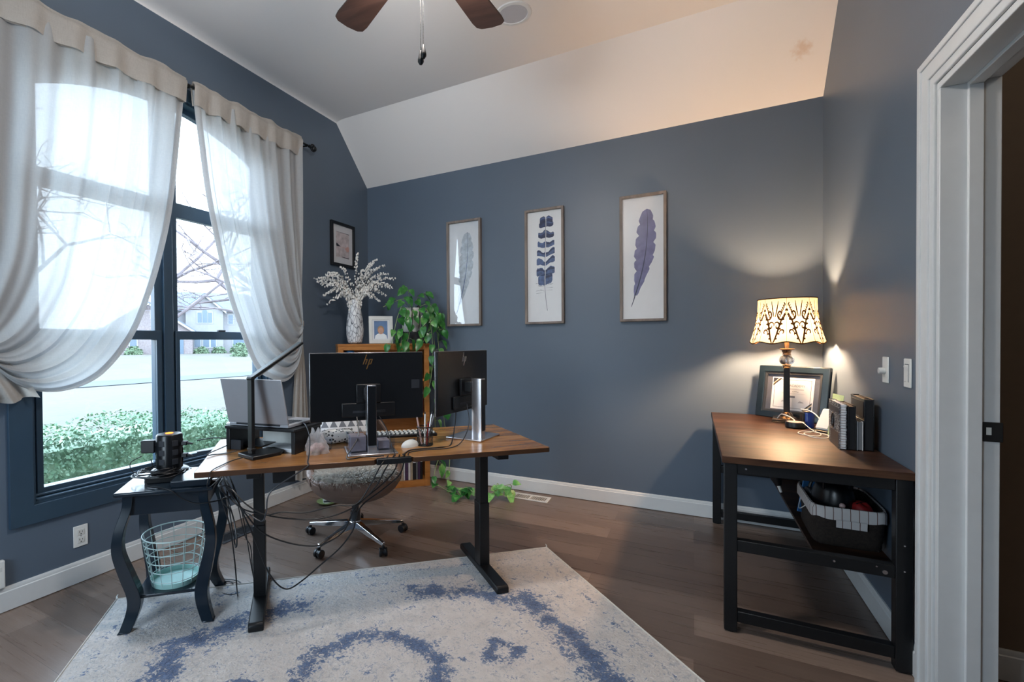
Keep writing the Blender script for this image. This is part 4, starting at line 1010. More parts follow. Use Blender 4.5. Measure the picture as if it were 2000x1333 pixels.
m = MB(); disc(m, [(-.011, .086), (.011, .086), (.011, .11), (-.011, .11)], .0012); disc(m, ell(0, .118, .0235, .030), .0010); m.ob('face', 'skin_print', ph)
m = MB(); disc(m, ell(-.009, .122, .003, .0022), .0006); disc(m, ell(.009, .122, .003, .0022), .0006); disc(m, ell(0, .104, .007, .0022), .0006); disc(m, ell(0, .113, .0026, .003), .0007); m.ob('features', 'hair_print', ph)
m = MB(); m.b2((-.02, .006, 0), (.02, .05, .004)); m.b2((-.02, .04, 0), (.02, .046, .1)); m.ob('easel_back', 'dark_grey', t)
# trailing pothos
pp = bk(.275, .125, HB+.0005)
t = thing('potted_pothos', 'green trailing pothos in a white pot on the bookcase top', 'plant', pp, BA)
m = MB(); m.lathe([(.075, 0), (.075, .10), (.06, .10)], 28); m.ob('pot_stand', 'dark_grey', t)
m = MB(); m.lathe([(.070, .105), (.085, .125), (.095, .325), (.088, .325), (.082, .15)], 40); m.ob('pot', 'offwhite', t)
m = MB(); m.lathe([(.086, .295), (0, .30)], 24, cap0=False, cap1=False); m.ob('soil', 'soil', t)
m = MB()
for a in (-100, -52): m.tube([(.0885*math.cos(RD(a))*k, .0885*math.sin(RD(a))*k, z) for k, z in ((.80, .104), (1.0, .15), (1.06, .24), (1.105, .33), (.95, .345), (.7, .335))], .005, 6)
m.ob('strap', 'slot_black', t)
r = random.Random(5)
# vines: way points in bookcase coordinates relative to the pot (side, depth, height)
VN = [[(0, 0, .32), (-.08, -.06, .40), (-.19, -.10, .37), (-.285, -.12, .325)],
      [(-.02, -.03, .32), (-.10, -.12, .36), (-.17, -.17, .22), (-.21, -.18, .05), (-.25, -.19, -.06)],
      [(0, -.05, .32), (-.08, -.15, .30), (-.12, -.18, .12), (-.15, -.19, -.06)],
      [(.02, -.05, .32), (-.03, -.15, .28), (-.06, -.18, .10), (-.10, -.19, -.02), (-.17, -.20, -.10)],
      [(0, .02, .32), (-.03, -.02, .46), (-.06, -.05, .52)],
      [(.03, .03, .32), (.08, .05, .44), (.14, .02, .46)],
      [(.04, 0, .32), (.14, -.04, .36), (.23, -.05, .30), (.27, -.05, .24)],
      [(.04, -.02, .32), (.15, -.06, .30), (.22, -.08, .18), (.25, -.08, .12)],
      [(.04, -.03, .32), (.12, -.12, .30), (.145, -.17, .1), (.15, -.18, -.12), (.135, -.18, -.30), (.11, -.175, -.42)],
      [(.02, -.04, .32), (.07, -.15, .28), (.09, -.18, .10), (.05, -.19, -.02)],
      [(.05, 0, .32), (.17, .0, .28), (.215, .0, .05), (.22, .0, -.3), (.215, -.01, -.7), (.23, -.02, -1.05), (.30, -.06, -1.22)],
      [(.05, .02, .32), (.16, .03, .3), (.24, -.01, .1), (.27, -.03, -.35), (.30, -.07, -.8), (.38, -.15, -1.0)]]
def vine(parent, pts, seed, n, L, leafmat, stem=.0022, world=False, upb=(0, -.5, .85)):
    r = random.Random(seed); P_ = cat_rom(pts, 9)
    m = MB(); m.tube(P_, stem, 5); v = m.ob('vine', 'pale_stem', parent)
    m = MB(); st = MB()
    for k in range(n):
        u = lerp(.22, 1.0, (k+.5*r.random())/n) if not world else lerp(.03, 1, k/n)
        p = interp(P_, u); q = interp(P_, min(1, u+.04)); d = (q-p); d = d.normalized() if d.length > 1e-5 else V(0, 0, -1)
        side = V(r.uniform(-1, 1), r.uniform(-1, .3), r.uniform(-.5, .5))
        pet = (d*.4+side*.8+V(0, -.25, .35)).normalized()*L*r.uniform(.35, .6)
        b = p+pet; st.tube([p, p+pet*.6+V(0, 0, .004), b], .0012, 4)
        ld = (side*.7+V(0, -.2, -.75 if not world else -.05)+d*.4).normalized()
        heart_leaf(m, b, ld, V(r.uniform(-.5, .5), upb[1]*r.uniform(.6, 1.5), upb[2]*r.uniform(.4, 1)), L*r.uniform(.75, 1.25), L*r.uniform(.55, .82))
    lf = m.ob('leaves', leafmat, v); st.ob('petioles', 'pale_stem', v)
for i, q in enumerate(VN): vine(t, q, 40+i, (6, 8, 8, 9, 4, 5, 8, 8, 9, 7, 11, 11)[i], .088, 'leaf' if i not in (10,) else 'leaf2')
def tobk(x, y, z):  # world to pot coordinates
    w = V(x, y, z)-pp; return (w.dot(bs_), w.dot(bn_), w[2])
FV = [[(-1.99, 3.80, .30), (-2.02, 3.74, .08), (-1.93, 3.74, .02), (-1.84, 3.68, .02), (-1.73, 3.62, .03), (-1.66, 3.56, .03), (-1.70, 3.66, .05), (-1.60, 3.70, .03)],
      [(-1.93, 3.88, .24), (-1.90, 3.82, .04), (-1.78, 3.78, .03), (-1.66, 3.70, .06), (-1.56, 3.70, .02), (-1.47, 3.68, .03), (-1.42, 3.72, .08), (-1.44, 3.80, .11), (-1.37, 3.78, .03), (-1.30, 3.80, .05)],
      [(-1.74, 3.70, .02), (-1.70, 3.62, .07), (-1.63, 3.60, .10), (-1.60, 3.66, .03), (-1.50, 3.64, .02)],
      [(-1.47, 3.70, .02), (-1.42, 3.66, .08), (-1.35, 3.74, .12), (-1.33, 3.83, .10), (-1.36, 3.88, .03)]]
for i, q in enumerate(FV): vine(t, [tobk(*p) for p in q], 70+i, (12, 16, 8, 8)[i], .085, 'leaf2' if i % 2 else 'leaf', .003, True, (0, -.3, .95))
# green-rimmed dish on the floor behind the chair
t = thing('floor_dish', 'small green-rimmed glass dish on the floor behind the chair', 'dish', (-2.60, 2.99, .0005), .3)
m = MB(); m.lathe([(.045, 0), (.075, .012), (.085, .022), (.080, .022), (.05, .006)], 32); m.ob('dish', 'pale_stem', t)
m = MB(); m.lathe([(.032, .008), (.042, .07), (.039, .07), (.03, .012)], 28); m.ob('cup', 'white_plastic', t)

# ------------------------------------------------------------------ pictures on the walls
def feather_frame(cx, w, label, kind):
    z0, z1 = 1.452, 2.427; y = YB
    t = thing('framed_feather_print', label, 'picture', (cx, y-.0005, (z0+z1)/2), 0, group='feather prints on the back wall'); h = (z1-z0)/2; w /= 2
    plate('frame', 'grey_wood', t, rect(-w, w, -h, h), [rect(-w+.019, w-.019, -h+.019, h-.019)], -.040, 0, 'y', .002)
    m = MB(); m.b2((-w+.018, -.010, -h+.018), (w-.018, -.004, h-.018)); m.ob('backing', 'paper', t)
    m = MB(); m.b2((-w+.0185, -.034, -h+.0185), (w-.0185, -.0325, h-.0185)); m.ob('glass', 'frame_glass_shiny' if kind == 0 else 'frame_glass', t)
    r = random.Random(kind+3); Y = -.0102
    if kind == 1:
        # banded feather: pairs of bars either side of the quill
        rows = [(.385, .030, .052, .0), (.345, .026, .058, .01), (.262, .034, .064, -.004), (.178, .034, .068, .006), (.098, .032, .072, .022), (.022, .030, .074, .034), (-.062, .036, .074, .028), (-.135, .048, .058, .036)]
        md, ms = MB(), MB()
        for i, (z, hh, ww, up) in enumerate(rows):
            hh *= 1.12; ww *= 1.1
            for sg in (-1, 1):
                n = 7; up_, lo_ = [], []
                for k in range(n+1):
                    u = k/n; x = sg*(.004+(ww-.004)*u)*(.9 if sg < 0 else 1)+.012-(.385-z)*.02
                    zc = z+up*u*(1 if sg > 0 else .4)+.006*math.sin(u*5+i); e = hh*(.9+.2*math.sin(u*3+i)+.12*r.uniform(-1, 1))*(1-.25*(u > .9))
                    up_.append((x, zc+e)); lo_.append((x, zc-e*.55))
                (md if i < 3 else ms).add([(x, Y, z_) for x, z_ in up_]+[(x, Y, z_) for x, z_ in lo_], [(k, k+1, n+2+k, n+1+k) for k in range(n)])
                mid = [(up_[k][0], Y-.0002, lerp(up_[k][1], lo_[k][1], .12)) for k in range(n+1)]+[(up_[k][0], Y-.0002, lerp(up_[k][1], lo_[k][1], .38)) for k in range(n+1)]
                (ms if i < 3 else md).add(mid, [(k, k+1, n+2+k, n+1+k) for k in range(n)]) if i % 2 == 0 or sg > 0 else None
        md.ob('dark_bars', 'print_navy', t, smooth=False); ms.ob('pale_bars', 'print_slate', t, smooth=False)
        m = MB(); pts = [(.012, .40), (.006, .2), (.002, .0), (.0, -.16), (.008, -.27), (.022, -.375)]
        m.add([(x-.0016, Y-.0004, z) for x, z in pts]+[(x+.0016, Y-.0004, z) for x, z in pts], [(k, k+1, len(pts)+k+1, len(pts)+k) for k in range(len(pts)-1)])
        for k in range(16):
            a = r.uniform(0, .05); s = r.choice((-1, 1)); z = -.13-r.uniform(0, .09)
            m.add([(.002, Y-.0003, z), (.002+s*(.03+a), Y-.0003, z+.02-a*.6), (.002+s*(.03+a), Y-.0003, z+.022-a*.6)], [(0, 1, 2)])
        m.ob('quill', 'print_dark', t, smooth=False)
    else:
        n = 46; mat, qm = (('print_violet', 'print_dark') if kind == 2 else ('print_grey', 'print_slate'))
        def ax(u): return (.030-.085*u*u+.012*math.sin(u*3), lerp(.375, -.28, u))
        def wid(u, sg): return (.072*math.sin(min(1, u*2.4+.18)*PI/2)**.8*(1-max(0, u-.55)/.5)**.9+.004)*(1.05 if sg < 0 else .82)
        m = MB(); L_, R_ = [], []
        for k in range(n+1):
            u = k/n; x, z = ax(u)
            for sg, S in ((-1, L_), (1, R_)):
                w_ = wid(u, sg); tooth = abs(((u*7.2+(.35 if sg > 0 else 0)) % 1)-.0)
                w_ *= (1-.30*max(0, 1-tooth/.28)) if 0 < k < n and u > .08 else 1
                S.append((x+sg*w_, Y, z-.018*(1-tooth)))
        ctr = [(ax(k/n)[0], Y, ax(k/n)[1]) for k in range(n+1)]
        m.add(L_+ctr+R_, [(k, k+1, n+2+k, n+1+k) for k in range(n)]+[(n+1+k, n+2+k, 2*n+3+k, 2*n+2+k) for k in range(n)])
        m.ob('vane', mat, t, smooth=False)
        m = MB(); q = [(ax(u)[0], ax(u)[1], lerp(.001, .0045, u)) for u in [i/16 for i in range(17)]]+[(-.068, -.33, .003), (-.082, -.372, .002)]
        k = len(q); m.add([(x-h_, Y-.0003, z) for x, z, h_ in q]+[(x+h_, Y-.0003, z) for x, z, h_ in q], [(i, i+1, k+i+1, k+i) for i in range(k-1)])
        m.ob('quill', qm, t, smooth=False)
feather_frame(-1.845, .342, 'pale feather print whose glass reflects the window, leftmost in the row', 0)
feather_frame(-1.100, .330, 'framed banded navy feather print in the middle of the row', 1)
feather_frame(-.340, .327, 'framed solid violet feather print nearest the lamp', 2)
t = thing('framed_abstract', 'small black-framed abstract print on the window wall by the corner', 'picture', (XL+.0005, 3.636, 2.243), RD(90))
plate('frame', 'satin_black', t, rect(-.175, .175, -.208, .208), [rect(-.148, .148, -.181, .181)], -.026, 0, 'y', .002)
m = MB(); m.b2((-.149, -.010, -.182), (.149, -.004, .182)); m.ob('mat', 'mat_paper', t)
P('abstract_pale', '#cfc4c6', .8, var=.25, nscale=22)
m = MB(); m.b2((-.098, -.0108, -.122), (.098, -.010, .118)); ar = m.ob('artwork', 'abstract_pale', t)
m = MB(); disc(m, [(-.098, -.006), (-.09, .012), (-.066, -.002), (-.03, -.018), (-.09, -.022)], -.0112); disc(m, [(-.098, .116), (.098, .113), (.098, .118), (-.098, .118)], -.0112); disc(m, [(-.02, -.118), (.09, -.122), (.092, -.115), (.03, -.113)], -.0112); m.ob('black_strokes', 'ink', ar, smooth=False)
m = MB(); disc(m, [(.03, -.03), (.07, -.004), (.094, -.008), (.096, -.05), (.06, -.058)], -.0112); disc(m, [(-.03, -.019), (.05, -.020), (.05, -.024), (-.03, -.022)], -.0113); m.ob('red_strokes', 'pink_paper', ar, smooth=False)
m = MB(); m.b2((-.149, -.022, -.182), (.149, -.021, .182)); m.ob('glass', 'frame_glass', t)

# ------------------------------------------------------------------ wall plates, registers, speaker
def wall_plate(name, label, loc, rz, cat):
    t = thing(name, label, cat, loc, rz)
    m = MB(); m.b2((-.036, -.006, -.058), (.036, 0, .058)); m.ob('plate', 'white_plastic', t, .003); return t
t = wall_plate('wall_outlet', 'white double electrical outlet below the window', (XL, 1.357, .254), RD(90), 'outlet')
for z in (.021, -.021):
    m = MB(); m.b2((-.017, -.0085, z-.0165), (.017, -.006, z+.0165)); q = m.ob('socket', 'offwhite', t, .004)
    m = MB(); m.b2((-.008, -.009, z-.002), (-.0055, -.0083, z+.008)); m.b2((.0055, -.009, z-.001), (.008, -.0083, z+.007)); m.cyl((0, -.009, z-.009), (0, -.0083, z-.009), .0028); m.ob('slots', 'slot_black', q)
m = MB(); m.cyl((0, -.0072, 0), (0, -.0062, 0), .0025); m.ob('screw', 'silver', t)
t = wall_plate('dimmer_switch', 'white rotary dimmer switch on the right wall above the books', (XR, 2.853, 1.163), RD(-90), 'light switch')
m = MB(); m.cyl((0, -.006, -.004), (0, -.028, -.004), .015, .0135, 20); m.ob('knob', 'offwhite', t, .002)
t = wall_plate('rocker_switch', 'white rocker light switch beside the door casing', (XR, 2.602, 1.163), RD(-90), 'light switch')
m = MB(); m.prism([(-.006, -.033), (-.006, .033), (-.012, .028), (-.0075, .004), (-.009, -.033)], -.0165, .0165, 'x'); m.ob('rocker', 'white_plastic', t)
m = MB(); m.b2((-.019, -.0066, -.036), (-.017, -.006, .036)); m.b2((.017, -.0066, -.036), (.019, -.006, .036)); m.b2((-.019, -.0066, .034), (.019, -.006, .036)); m.ob('rocker_frame', 'book_grey', t)
def register(label, c, rz, mat, slot):
    t = thing('floor_register', label, 'vent', c, rz)
    plate('frame', mat, t, rect(-.155, .155, -.072, .072), [rect(-.128, -.008, -.048, .048), rect(.008, .128, -.048, .048)], .0, .006, 'z', .002)
    m = MB(); m.b2((-.13, -.05, .0002), (.13, .05, .0012)); m.ob('duct', 'slot_black', t)
    m = MB()
    for k in range(20):
        x = -.124+k*.0125+(.004 if k >= 10 else 0)
        if abs(x) < .01: continue
        m.box((x, 0, .0034), (.0042, .096, .0042), Matrix.Rotation(RD(28), 3, 'Y'))
    m.ob('louvers', slot, t)
register('white floor register by the back wall beside the trailing plant', (-1.185, 3.893, 0), 0, 'trim', 'trim')
register('dark floor register by the window wall behind the side table', (-2.735, 2.21, 0), RD(90), 'dark_grey', 'dark_grey')
t = thing('ceiling_speaker', 'round white in-ceiling speaker with grey grille above the fan', 'speaker', (-1.008, 2.996, ZC+.0295), 0)
m = MB(); m.lathe([(.088, -.003), (.092, -.008), (.112, -.006), (.116, 0)], 48, cap0=False, cap1=False); m.ob('rim', 'trim', t)
m = MB(); m.lathe([(0, -.0045), (.089, -.0035)], 48, cap0=False, cap1=False); m.ob('grille', 'speaker_grille', t)
t = thing('wall_device', 'small white plastic device on the window wall at the left picture edge', 'device', (XL, .985, .20), RD(90))
m = MB(); m.b2((-.035, -.028, -.075), (.033, 0, .06)); m.ob('case', 'white_plastic', t, .005)
m = MB(); m.b2((-.02, -.029, .01), (.02, -.0275, .03)); m.ob('button', 'offwhite', t, .001)

# ------------------------------------------------------------------ ceiling fan
FZ = 2.90; fan = thing('ceiling_fan', 'ceiling fan with reddish walnut blades and two pull chains', 'ceiling fan', (-.925, 1.645, FZ))
m = MB(); m.lathe([(.07, ZC+.03-FZ), (.065, ZC-.03-FZ), (.02, ZC-.05-FZ)], 28); m.ob('canopy', 'bronze', fan)
m = MB(); m.cyl((0, 0, .10), (0, 0, ZC-.03-FZ), .013); m.ob('downrod', 'bronze', fan)
m = MB(); m.lathe([(.03, .16), (.09, .13), (.12, .07), (.12, .01), (.08, -.04), (.05, -.06)], 36); m.ob('motor_housing', 'bronze', fan)
m = MB(); m.lathe([(.05, -.062), (.11, -.075), (.125, -.10), (.11, -.15), (.06, -.185), (0, -.195)], 32, cap0=False, cap1=False); m.ob('light_bowl', 'fan_glass', fan)
for aw in (153.8, 86.8, 14.8, -57.2, -131):
    a = RD(aw); rot = Matrix.Rotation(a, 4, 'Z') @ Matrix.Rotation(RD(8), 4, 'X')
    m = MB(); m.M = rot
    pl = [(.20, -.055), (.30, -.066), (.60, -.080), (.64, -.076), (.658, -.055), (.665, 0), (.658, .055), (.64, .076), (.60, .080), (.30, .066), (.20, .055)]
    m.prism(pl, -.004, .004); bl = m.ob('blade', 'walnut', fan, .002)
    m = MB(); m.M = rot; m.b2((.09, -.018, .004), (.16, .018, .012)); m.prism([(.15, -.018), (.30, -.04), (.30, .04), (.15, .018)], .0045, .010); m.ob('blade_iron', 'bronze', bl)
for dx, dy, L in ((-.008, .004, .482), (.009, -.005, .468)):
    m = MB(); m.cyl((dx, dy, -.06), (dx, dy, -L+.03), .0011, n=6)
    for k in range(int((L-.2)/.006)): m.ball((dx, dy, -.2-k*.006), .0019, 5)
    c = m.ob('pull_chain', 'slot_black', fan)
    m = MB(); m.M = Matrix.Translation((dx, dy, -L)); m.lathe([(.003, .03), (.006, .02), (.0115, -.004), (.012, -.014), (.006, -.024), (0, -.026)], 16, cap1=False); m.ob('pull_knob', 'black_metal', c)

# ------------------------------------------------------------------ console table on the right wall
CX0, CX1, CY0, CY1, CT = .110, .742, 2.500, 4.000, .785
con = thing('console_table', 'industrial console table with rustic brown top and black steel frame', 'table', (0, 0, 0))
m = MB(); m.b2((CX0, CY0, CT-.03), (CX1, CY1, CT)); m.ob('tabletop', 'console_wood', con, .002)
LX0, LX1, LY0, LY1, LW = .118, .735, CY0+.005, CY1-.005, .05
for x in (LX0, LX1-LW):
    for y in (LY0, LY1-LW):
        m = MB(); m.b2((x, y, .006), (x+LW, y+LW, CT-.03)); lg = m.ob('leg', 'black_metal', con, .003)
        m = MB(); m.cyl((x+LW/2, y+LW/2, .0004), (x+LW/2, y+LW/2, .0065), .02); m.ob('foot_pad', 'black_plastic', lg)
def rail(name, a, b): m = MB(); m.b2(a, b); return m.ob(name, 'black_metal', con, .002)
for y in (LY0, LY1-LW):
    rail('top_rail', (LX0+LW, y+.005, CT-.075), (LX1-LW, y+.045, CT-.03))
    if y == LY0:
        rr = rail('middle_rail', (LX0+LW, y+.005, .365), (LX1-LW, y+.045, .415))
    rail('bottom_rail', (LX0+LW, y+.005, .05), (LX1-LW, y+.045, .098))
rail('middle_rail', (LX0+LW, LY1-LW+.005, .365), (LX1-LW, LY1-.005, .415))
for x in (LX0+.005, LX1-.045): rail('side_rail', (x, LY0+LW, CT-.075), (x+.04, LY1-LW, CT-.03))
m = MB(); m.b2((.46, LY0+.05, .355), (LX1-.012, LY1-.05, .37)); m.ob('half_shelf', 'console_wood', con, .001)
for x, y, z, rr_ in ((.655, LY0+.003, .384, .008), (.50, LY0+.003, .395, .004), (.20, LY0+.003, .735, .004), (.71, LY0-.0015, .40, .003), (.71, LY0-.0015, .50, .003), (.63, LY0+.003, .402, .003)):
    m = MB(); m.cyl((x, y-.0015, z), (x, y+.003, z), rr_, n=16); m.ob('bolt', 'silver', con)
# table lamp
LP = Vector((.512, 3.742, CT+.0005))
lm = thing('table_lamp', 'bronze table lamp with crystal ball and lit scroll-patterned shade', 'lamp', LP, RD(-8))
m = MB(); m.b2((-.072, -.072, .004), (.072, .072, .022)); m.ob('base', 'bronze', lm, .004)
m = MB(); m.lathe([(.058, .022), (.050, .030), (.038, .034), (.030, .05), (.018, .062)], 28); m.b2((-.075, -.075, 0), (.075, .075, .006)); m.ob('base_step', 'bronze', lm, .002)
m = MB(); m.b2((-.0165, -.0165, .055), (.0165, .0165, .335)); m.ob('column', 'satin_black', lm, .002)
m = MB(); m.lathe([(.017, .335), (.022, .340), (.018, .348), (.024, .354)], 28); m.ob('lower_collar', 'bronze', lm)
m = MB(); m.ball((0, 0, .387), .0395, 28, (1, 1, .9)); m.ob('crystal_ball', 'crystal', lm)
m = MB(); m.lathe([(.008, .354), (.006, .42)], 12); m.ob('spindle', 'silver', lm)
m = MB(); m.lathe([(.022, .420), (.020, .432), (.024, .438), (.026, .448), (.042, .456), (.041, .460), (.014, .462), (.012, .50), (.016, .502), (.016, .545), (.008, .548)], 32); m.ob('upper_collar', 'bronze', lm)
m = MB(); m.lathe([(.012, .549), (.018, .565), (.030, .60), (.028, .622), (.016, .638), (0, .642)], 20, cap1=False); m.ob('bulb', 'bulb_warm', lm)
# bell shade: eight soft panels
def shade(a, t, off=0):
    z = lerp(.770, .497, t)
    r = lerp(.150, .154, t)+.036*max(0, t-.15)**1.9/.85**1.9
    seg = PI/4; b = ((a+seg/2) % seg)-seg/2
    r = r*lerp(1, math.cos(seg/2)/math.cos(b), .0)*(1+.012*math.cos(8*a)*t)+off
    z -= .006*math.cos(8*a+PI)*t*t
    return V(r*math.cos(a), r*math.sin(a)*.92, z)
m = MB(); NA = 96
m.add([shade(i*2*PI/NA, j/14) for j in range(15) for i in range(NA)], [(j*NA+i, j*NA+(i+1) % NA, (j+1)*NA+(i+1) % NA, (j+1)*NA+i) for j in range(14) for i in range(NA)])
shd = m.ob('shade', 'shade_cloth', lm)
m = MB()
for t_ in (0, 1): m.tube([shade(i*2*PI/96, t_) for i in range(96)], .0032, 6, True)
for k in range(8): m.tube([shade(k*PI/4, q/10, .0012) for q in range(11)], .0010, 4)
m.ob('piping', 'shade_brown', shd)
m = MB()
def stroke(pts, w):  # ribbon lying on the shade; pts in (angle, t)
    L_, R_ = [], []
    for i, p in enumerate(pts):
        a = pts[max(0, i-1)]; b = pts[min(len(pts)-1, i+1)]; dx, dy = (b[0]-a[0])*.16, (b[1]-a[1])*.165; n_ = math.hypot(dx, dy)+1e-9
        ww = w*(.35+.65*math.sin(PI*min(1, (i+.6)/len(pts)))); nx, ny = -dy/n_*ww, dx/n_*ww
        nx, ny = nx*1.45, ny*1.45
        L_.append(shade(p[0]+nx/.16, min(1, max(0, p[1]+ny/.165)), .0010)); R_.append(shade(p[0]-nx/.16, min(1, max(0, p[1]-ny/.165)), .0010))
    k = len(pts); m.add(L_+R_, [(i, i+1, k+i+1, k+i) for i in range(k-1)])
def spiral(c, r0, a0, turns, sg, n=18): return [(c[0]+sg*r0*(1-i/n*.85)*math.cos(a0+turns*2*PI*i/n)/1.0, c[1]+r0*(1-i/n*.85)*math.sin(a0+turns*2*PI*i/n)*.97) for i in range(n+1)]
for k in range(8):
    for sg in (-1, 1):
        c = k*PI/4+(PI/8 if sg < 0 else -PI/8)*0+PI/8
        f = lambda x, y: (c+sg*x, y)
        stroke([f(.015+.34*u**1.4, 1-.62*u+.06*math.sin(u*6)) for u in [i/14 for i in range(15)]], .0030)
        stroke(spiral(f(.20, .36), .16, -.3, 1.1, sg), .0026)
        stroke(spiral(f(.27, .78), .10, 2.6, .8, sg), .0022)
        stroke(spiral(f(.10, .62), .11, PI, 1.15, sg), .0026)
        stroke([f(.02+.10*u, .42-.36*u**1.3) for u in [i/8 for i in range(9)]], .0022)
        for q in range(7):
            bx, by = .05+.05*q, .92-.105*q; stroke([f(bx, by), f(bx+.03, by-.03), f(bx+.075, by-.015)], .0030)
            stroke([f(.31-.03*q, .10+.05*q), f(.34-.03*q, .14+.05*q), f(.335-.03*q, .18+.05*q)], .0022)
m.ob('scroll_pattern', 'shade_brown', shd, smooth=False)
# framed certificate leaning in the corner
cf = thing('framed_certificate', 'black framed certificate leaning in the corner behind the lamp', 'certificate', (.372, 3.955, CT+.001), rot=(RD(-8), 0, RD(-41)))
plate('frame', 'navy_paint', cf, rect(0, .43, 0, .345), [rect(.042, .388, .042, .303)], -.012, .012, 'y', .005)
plate('inner_bevel', 'dark_grey', cf, rect(.041, .389, .041, .304), [rect(.055, .375, .055, .290)], -.006, .004, 'y', .002)
P('cert_mat', '#565a66', .8)
m = MB(); m.b2((.05, .004, .05), (.38, .008, .295)); mt = m.ob('mat', 'cert_mat', cf)
m = MB(); m.b2((.088, .0028, .062), (.342, .0042, .272)); ce = m.ob('certificate', 'paper', cf)
m = MB()
for a, b in (((.104, .076), (.326, .078)), ((.104, .256), (.326, .258)), ((.104, .076), (.106, .258)), ((.324, .076), (.326, .258))): m.b2((a[0], .0024, a[1]), (b[0], .0027, b[1]))
m.ob('border_line', 'ink', ce, smooth=False)
m = MB(); m.add([(.094, .0022, .266), (.128, .0022, .266), (.094, .0022, .232)], [(0, 1, 2)]); m.add([(.094, .0022, .212), (.150, .0022, .266), (.140, .0022, .266), (.094, .0022, .222)], [(0, 1, 2, 3)])
m.add([(.336, .0022, .068), (.302, .0022, .068), (.336, .0022, .102)], [(0, 1, 2)]); m.add([(.336, .0022, .122), (.280, .0022, .068), (.290, .0022, .068), (.336, .0022, .112)], [(0, 1, 2, 3)]); m.ob('corner_ribbon', 'ink', ce, smooth=False)
m = MB(); m.add([(.094, .0021, .222), (.140, .0021, .266), (.134, .0021, .266), (.094, .0021, .228)], [(0, 1, 2, 3)]); m.add([(.336, .0021, .112), (.290, .0021, .068), (.296, .0021, .068), (.336, .0021, .106)], [(0, 1, 2, 3)]); m.ob('gold_stripe', 'gold_ink', ce, smooth=False)
text_mesh('title', 'THE ACADEMY', .020, 'ink_grey', ce, (.222, .0022, .214), (RD(90), 0, 0))
m = MB(); m.b2((.150, .0022, .170), (.29, .0025, .1708)); m.b2((.19, .0022, .142), (.235, .0025, .155)); m.b2((.150, .0022, .113), (.19, .0025, .1138)); m.b2((.25, .0022, .113), (.29, .0025, .1138))
r = random.Random(4)
for z in (.200, .194): m.b2((.16, .0022, z), (.285, .0025, z+.0014))
for x0, x1, z in ((.17, .20, .182), (.215, .255, .182), (.155, .185, .119), (.258, .285, .119)):
    n = 12
    for k in range(n): a, b = lerp(x0, x1, k/n), lerp(x0, x1, (k+1)/n); m.box(((a+b)/2, .00235, z+r.uniform(-.003, .003)), (.0030, .0002, .0016+.003*r.random()))
m.ob('printed_lines', 'ink_grey', ce, smooth=False)
m = MB(); m.b2((.045, -.002, .045), (.385, -.0012, .300)); m.ob('glass', 'frame_glass', cf)
# clutter beside the lamp
t = thing('speaker_puck', 'round black puck-shaped speaker in front of the lamp base', 'speaker', (.520, 3.50, CT+.0005))
m = MB(); m.lathe([(.042, 0), (.048, .004), (.049, .028), (.045, .034)], 36); m.ob('body', 'black_plastic', t)
m = MB(); m.lathe([(0, .0345), (.040, .0345), (.042, .0335)], 36, cap0=False, cap1=False); m.ob('top_fabric', 'rose', t)
t = thing('blue_bottle', 'dark blue bottle between the puck and the notebooks', 'bottle', (.585, 3.54, CT+.0005), .3)
m = MB(); m.lathe([(.028, 0), (.030, .004), (.030, .082), (.026, .088)], 28); m.ob('body', 'blue_plastic', t)
m = MB(); m.lathe([(.0265, .0885), (.0265, .094), (.02, .097)], 24); m.ob('cap', 'dark_grey', t)
m = MB(); m.box((-.028, 0, .045), (.012, .035, .085)); m.ob('label_band', 'satin_black', t, .003)
t = thing('charger_stand', 'white wireless charger stand with black phone behind the notebook', 'charger', (.632, 3.40, CT+.0005), RD(-30), rot=(0, 0, RD(-50)))
m = MB(); m.b2((-.05, -.035, 0), (.05, .05, .010)); m.ob('base', 'black_plastic', t, .004)
m = MB(); rot = Matrix.Rotation(RD(-28), 3, 'X'); m.box((0, .02, .068), (.075, .010, .125), rot); m.ob('backrest', 'white_plastic', t, .004)
m = MB(); m.box((.0, .009, .072), (.066, .002, .112), rot); m.ob('screen', 'mat_paper', t, .001)
t = thing('green_card', 'pale green card standing between the notebooks and the frame', 'card', (.655, 3.26, CT+.0005), RD(-80))
m = MB(); m.box((0, 0, .112), (.12, .0015, .224), Matrix.Rotation(RD(-6), 3, 'X')); m.ob('card', 'green_paper', t, smooth=False)
# notebooks standing on the console
def stand(name, label, c, rz, w, d, h, mat, pages, cat='notebook', tilt=0):
    t = thing(name, label, cat, c, rot=(0, tilt, rz), group='notebooks standing on the console table' if cat == 'notebook' else None)
    m = MB(); m.b2((-w/2, -d/2, 0), (-w/2+.003, d/2, h)); m.b2((w/2-.003, -d/2, 0), (w/2, d/2, h)); m.b2((-w/2, d/2-.003, 0), (w/2, d/2, h)); m.ob('cover', mat, t, .0015)
    m = MB(); m.b2((-w/2+.0035, -d/2+.004, .003), (w/2-.0035, d/2-.004, h-.004)); m.ob('pages', pages, t)
    return t
t = stand('spiral_notebook', 'silver flecked spiral notebook standing nearest the lamp clutter', (.612, 3.015, CT+.001), RD(-2), .026, .25, .212, 'notebook_silver', 'paper')
m = MB()
for k in range(16):
    z = .012+k*.0124; m.tube([(.0155*math.cos(a*PI/6), -.126+.010*math.sin(a*PI/6), z+.001*a/6) for a in range(12)], .0012, 5, True)
m.ob('spiral', 'silver', t)
m = MB(); m.b2((-.0145, -.115, .165), (-.0131, .125, .190)); m.b2((-.0145, -.11, .0), (-.0131, .08, .075)); m.ob('dark_bands', 'dark_grey', t)
m = MB(); m.tube([(-.0135, .02+.024*math.cos(a*PI/10), .118+.035*math.sin(a*PI/10)) for a in range(20)], .004, 6, True); m.ob('emblem', 'satin_black', t)
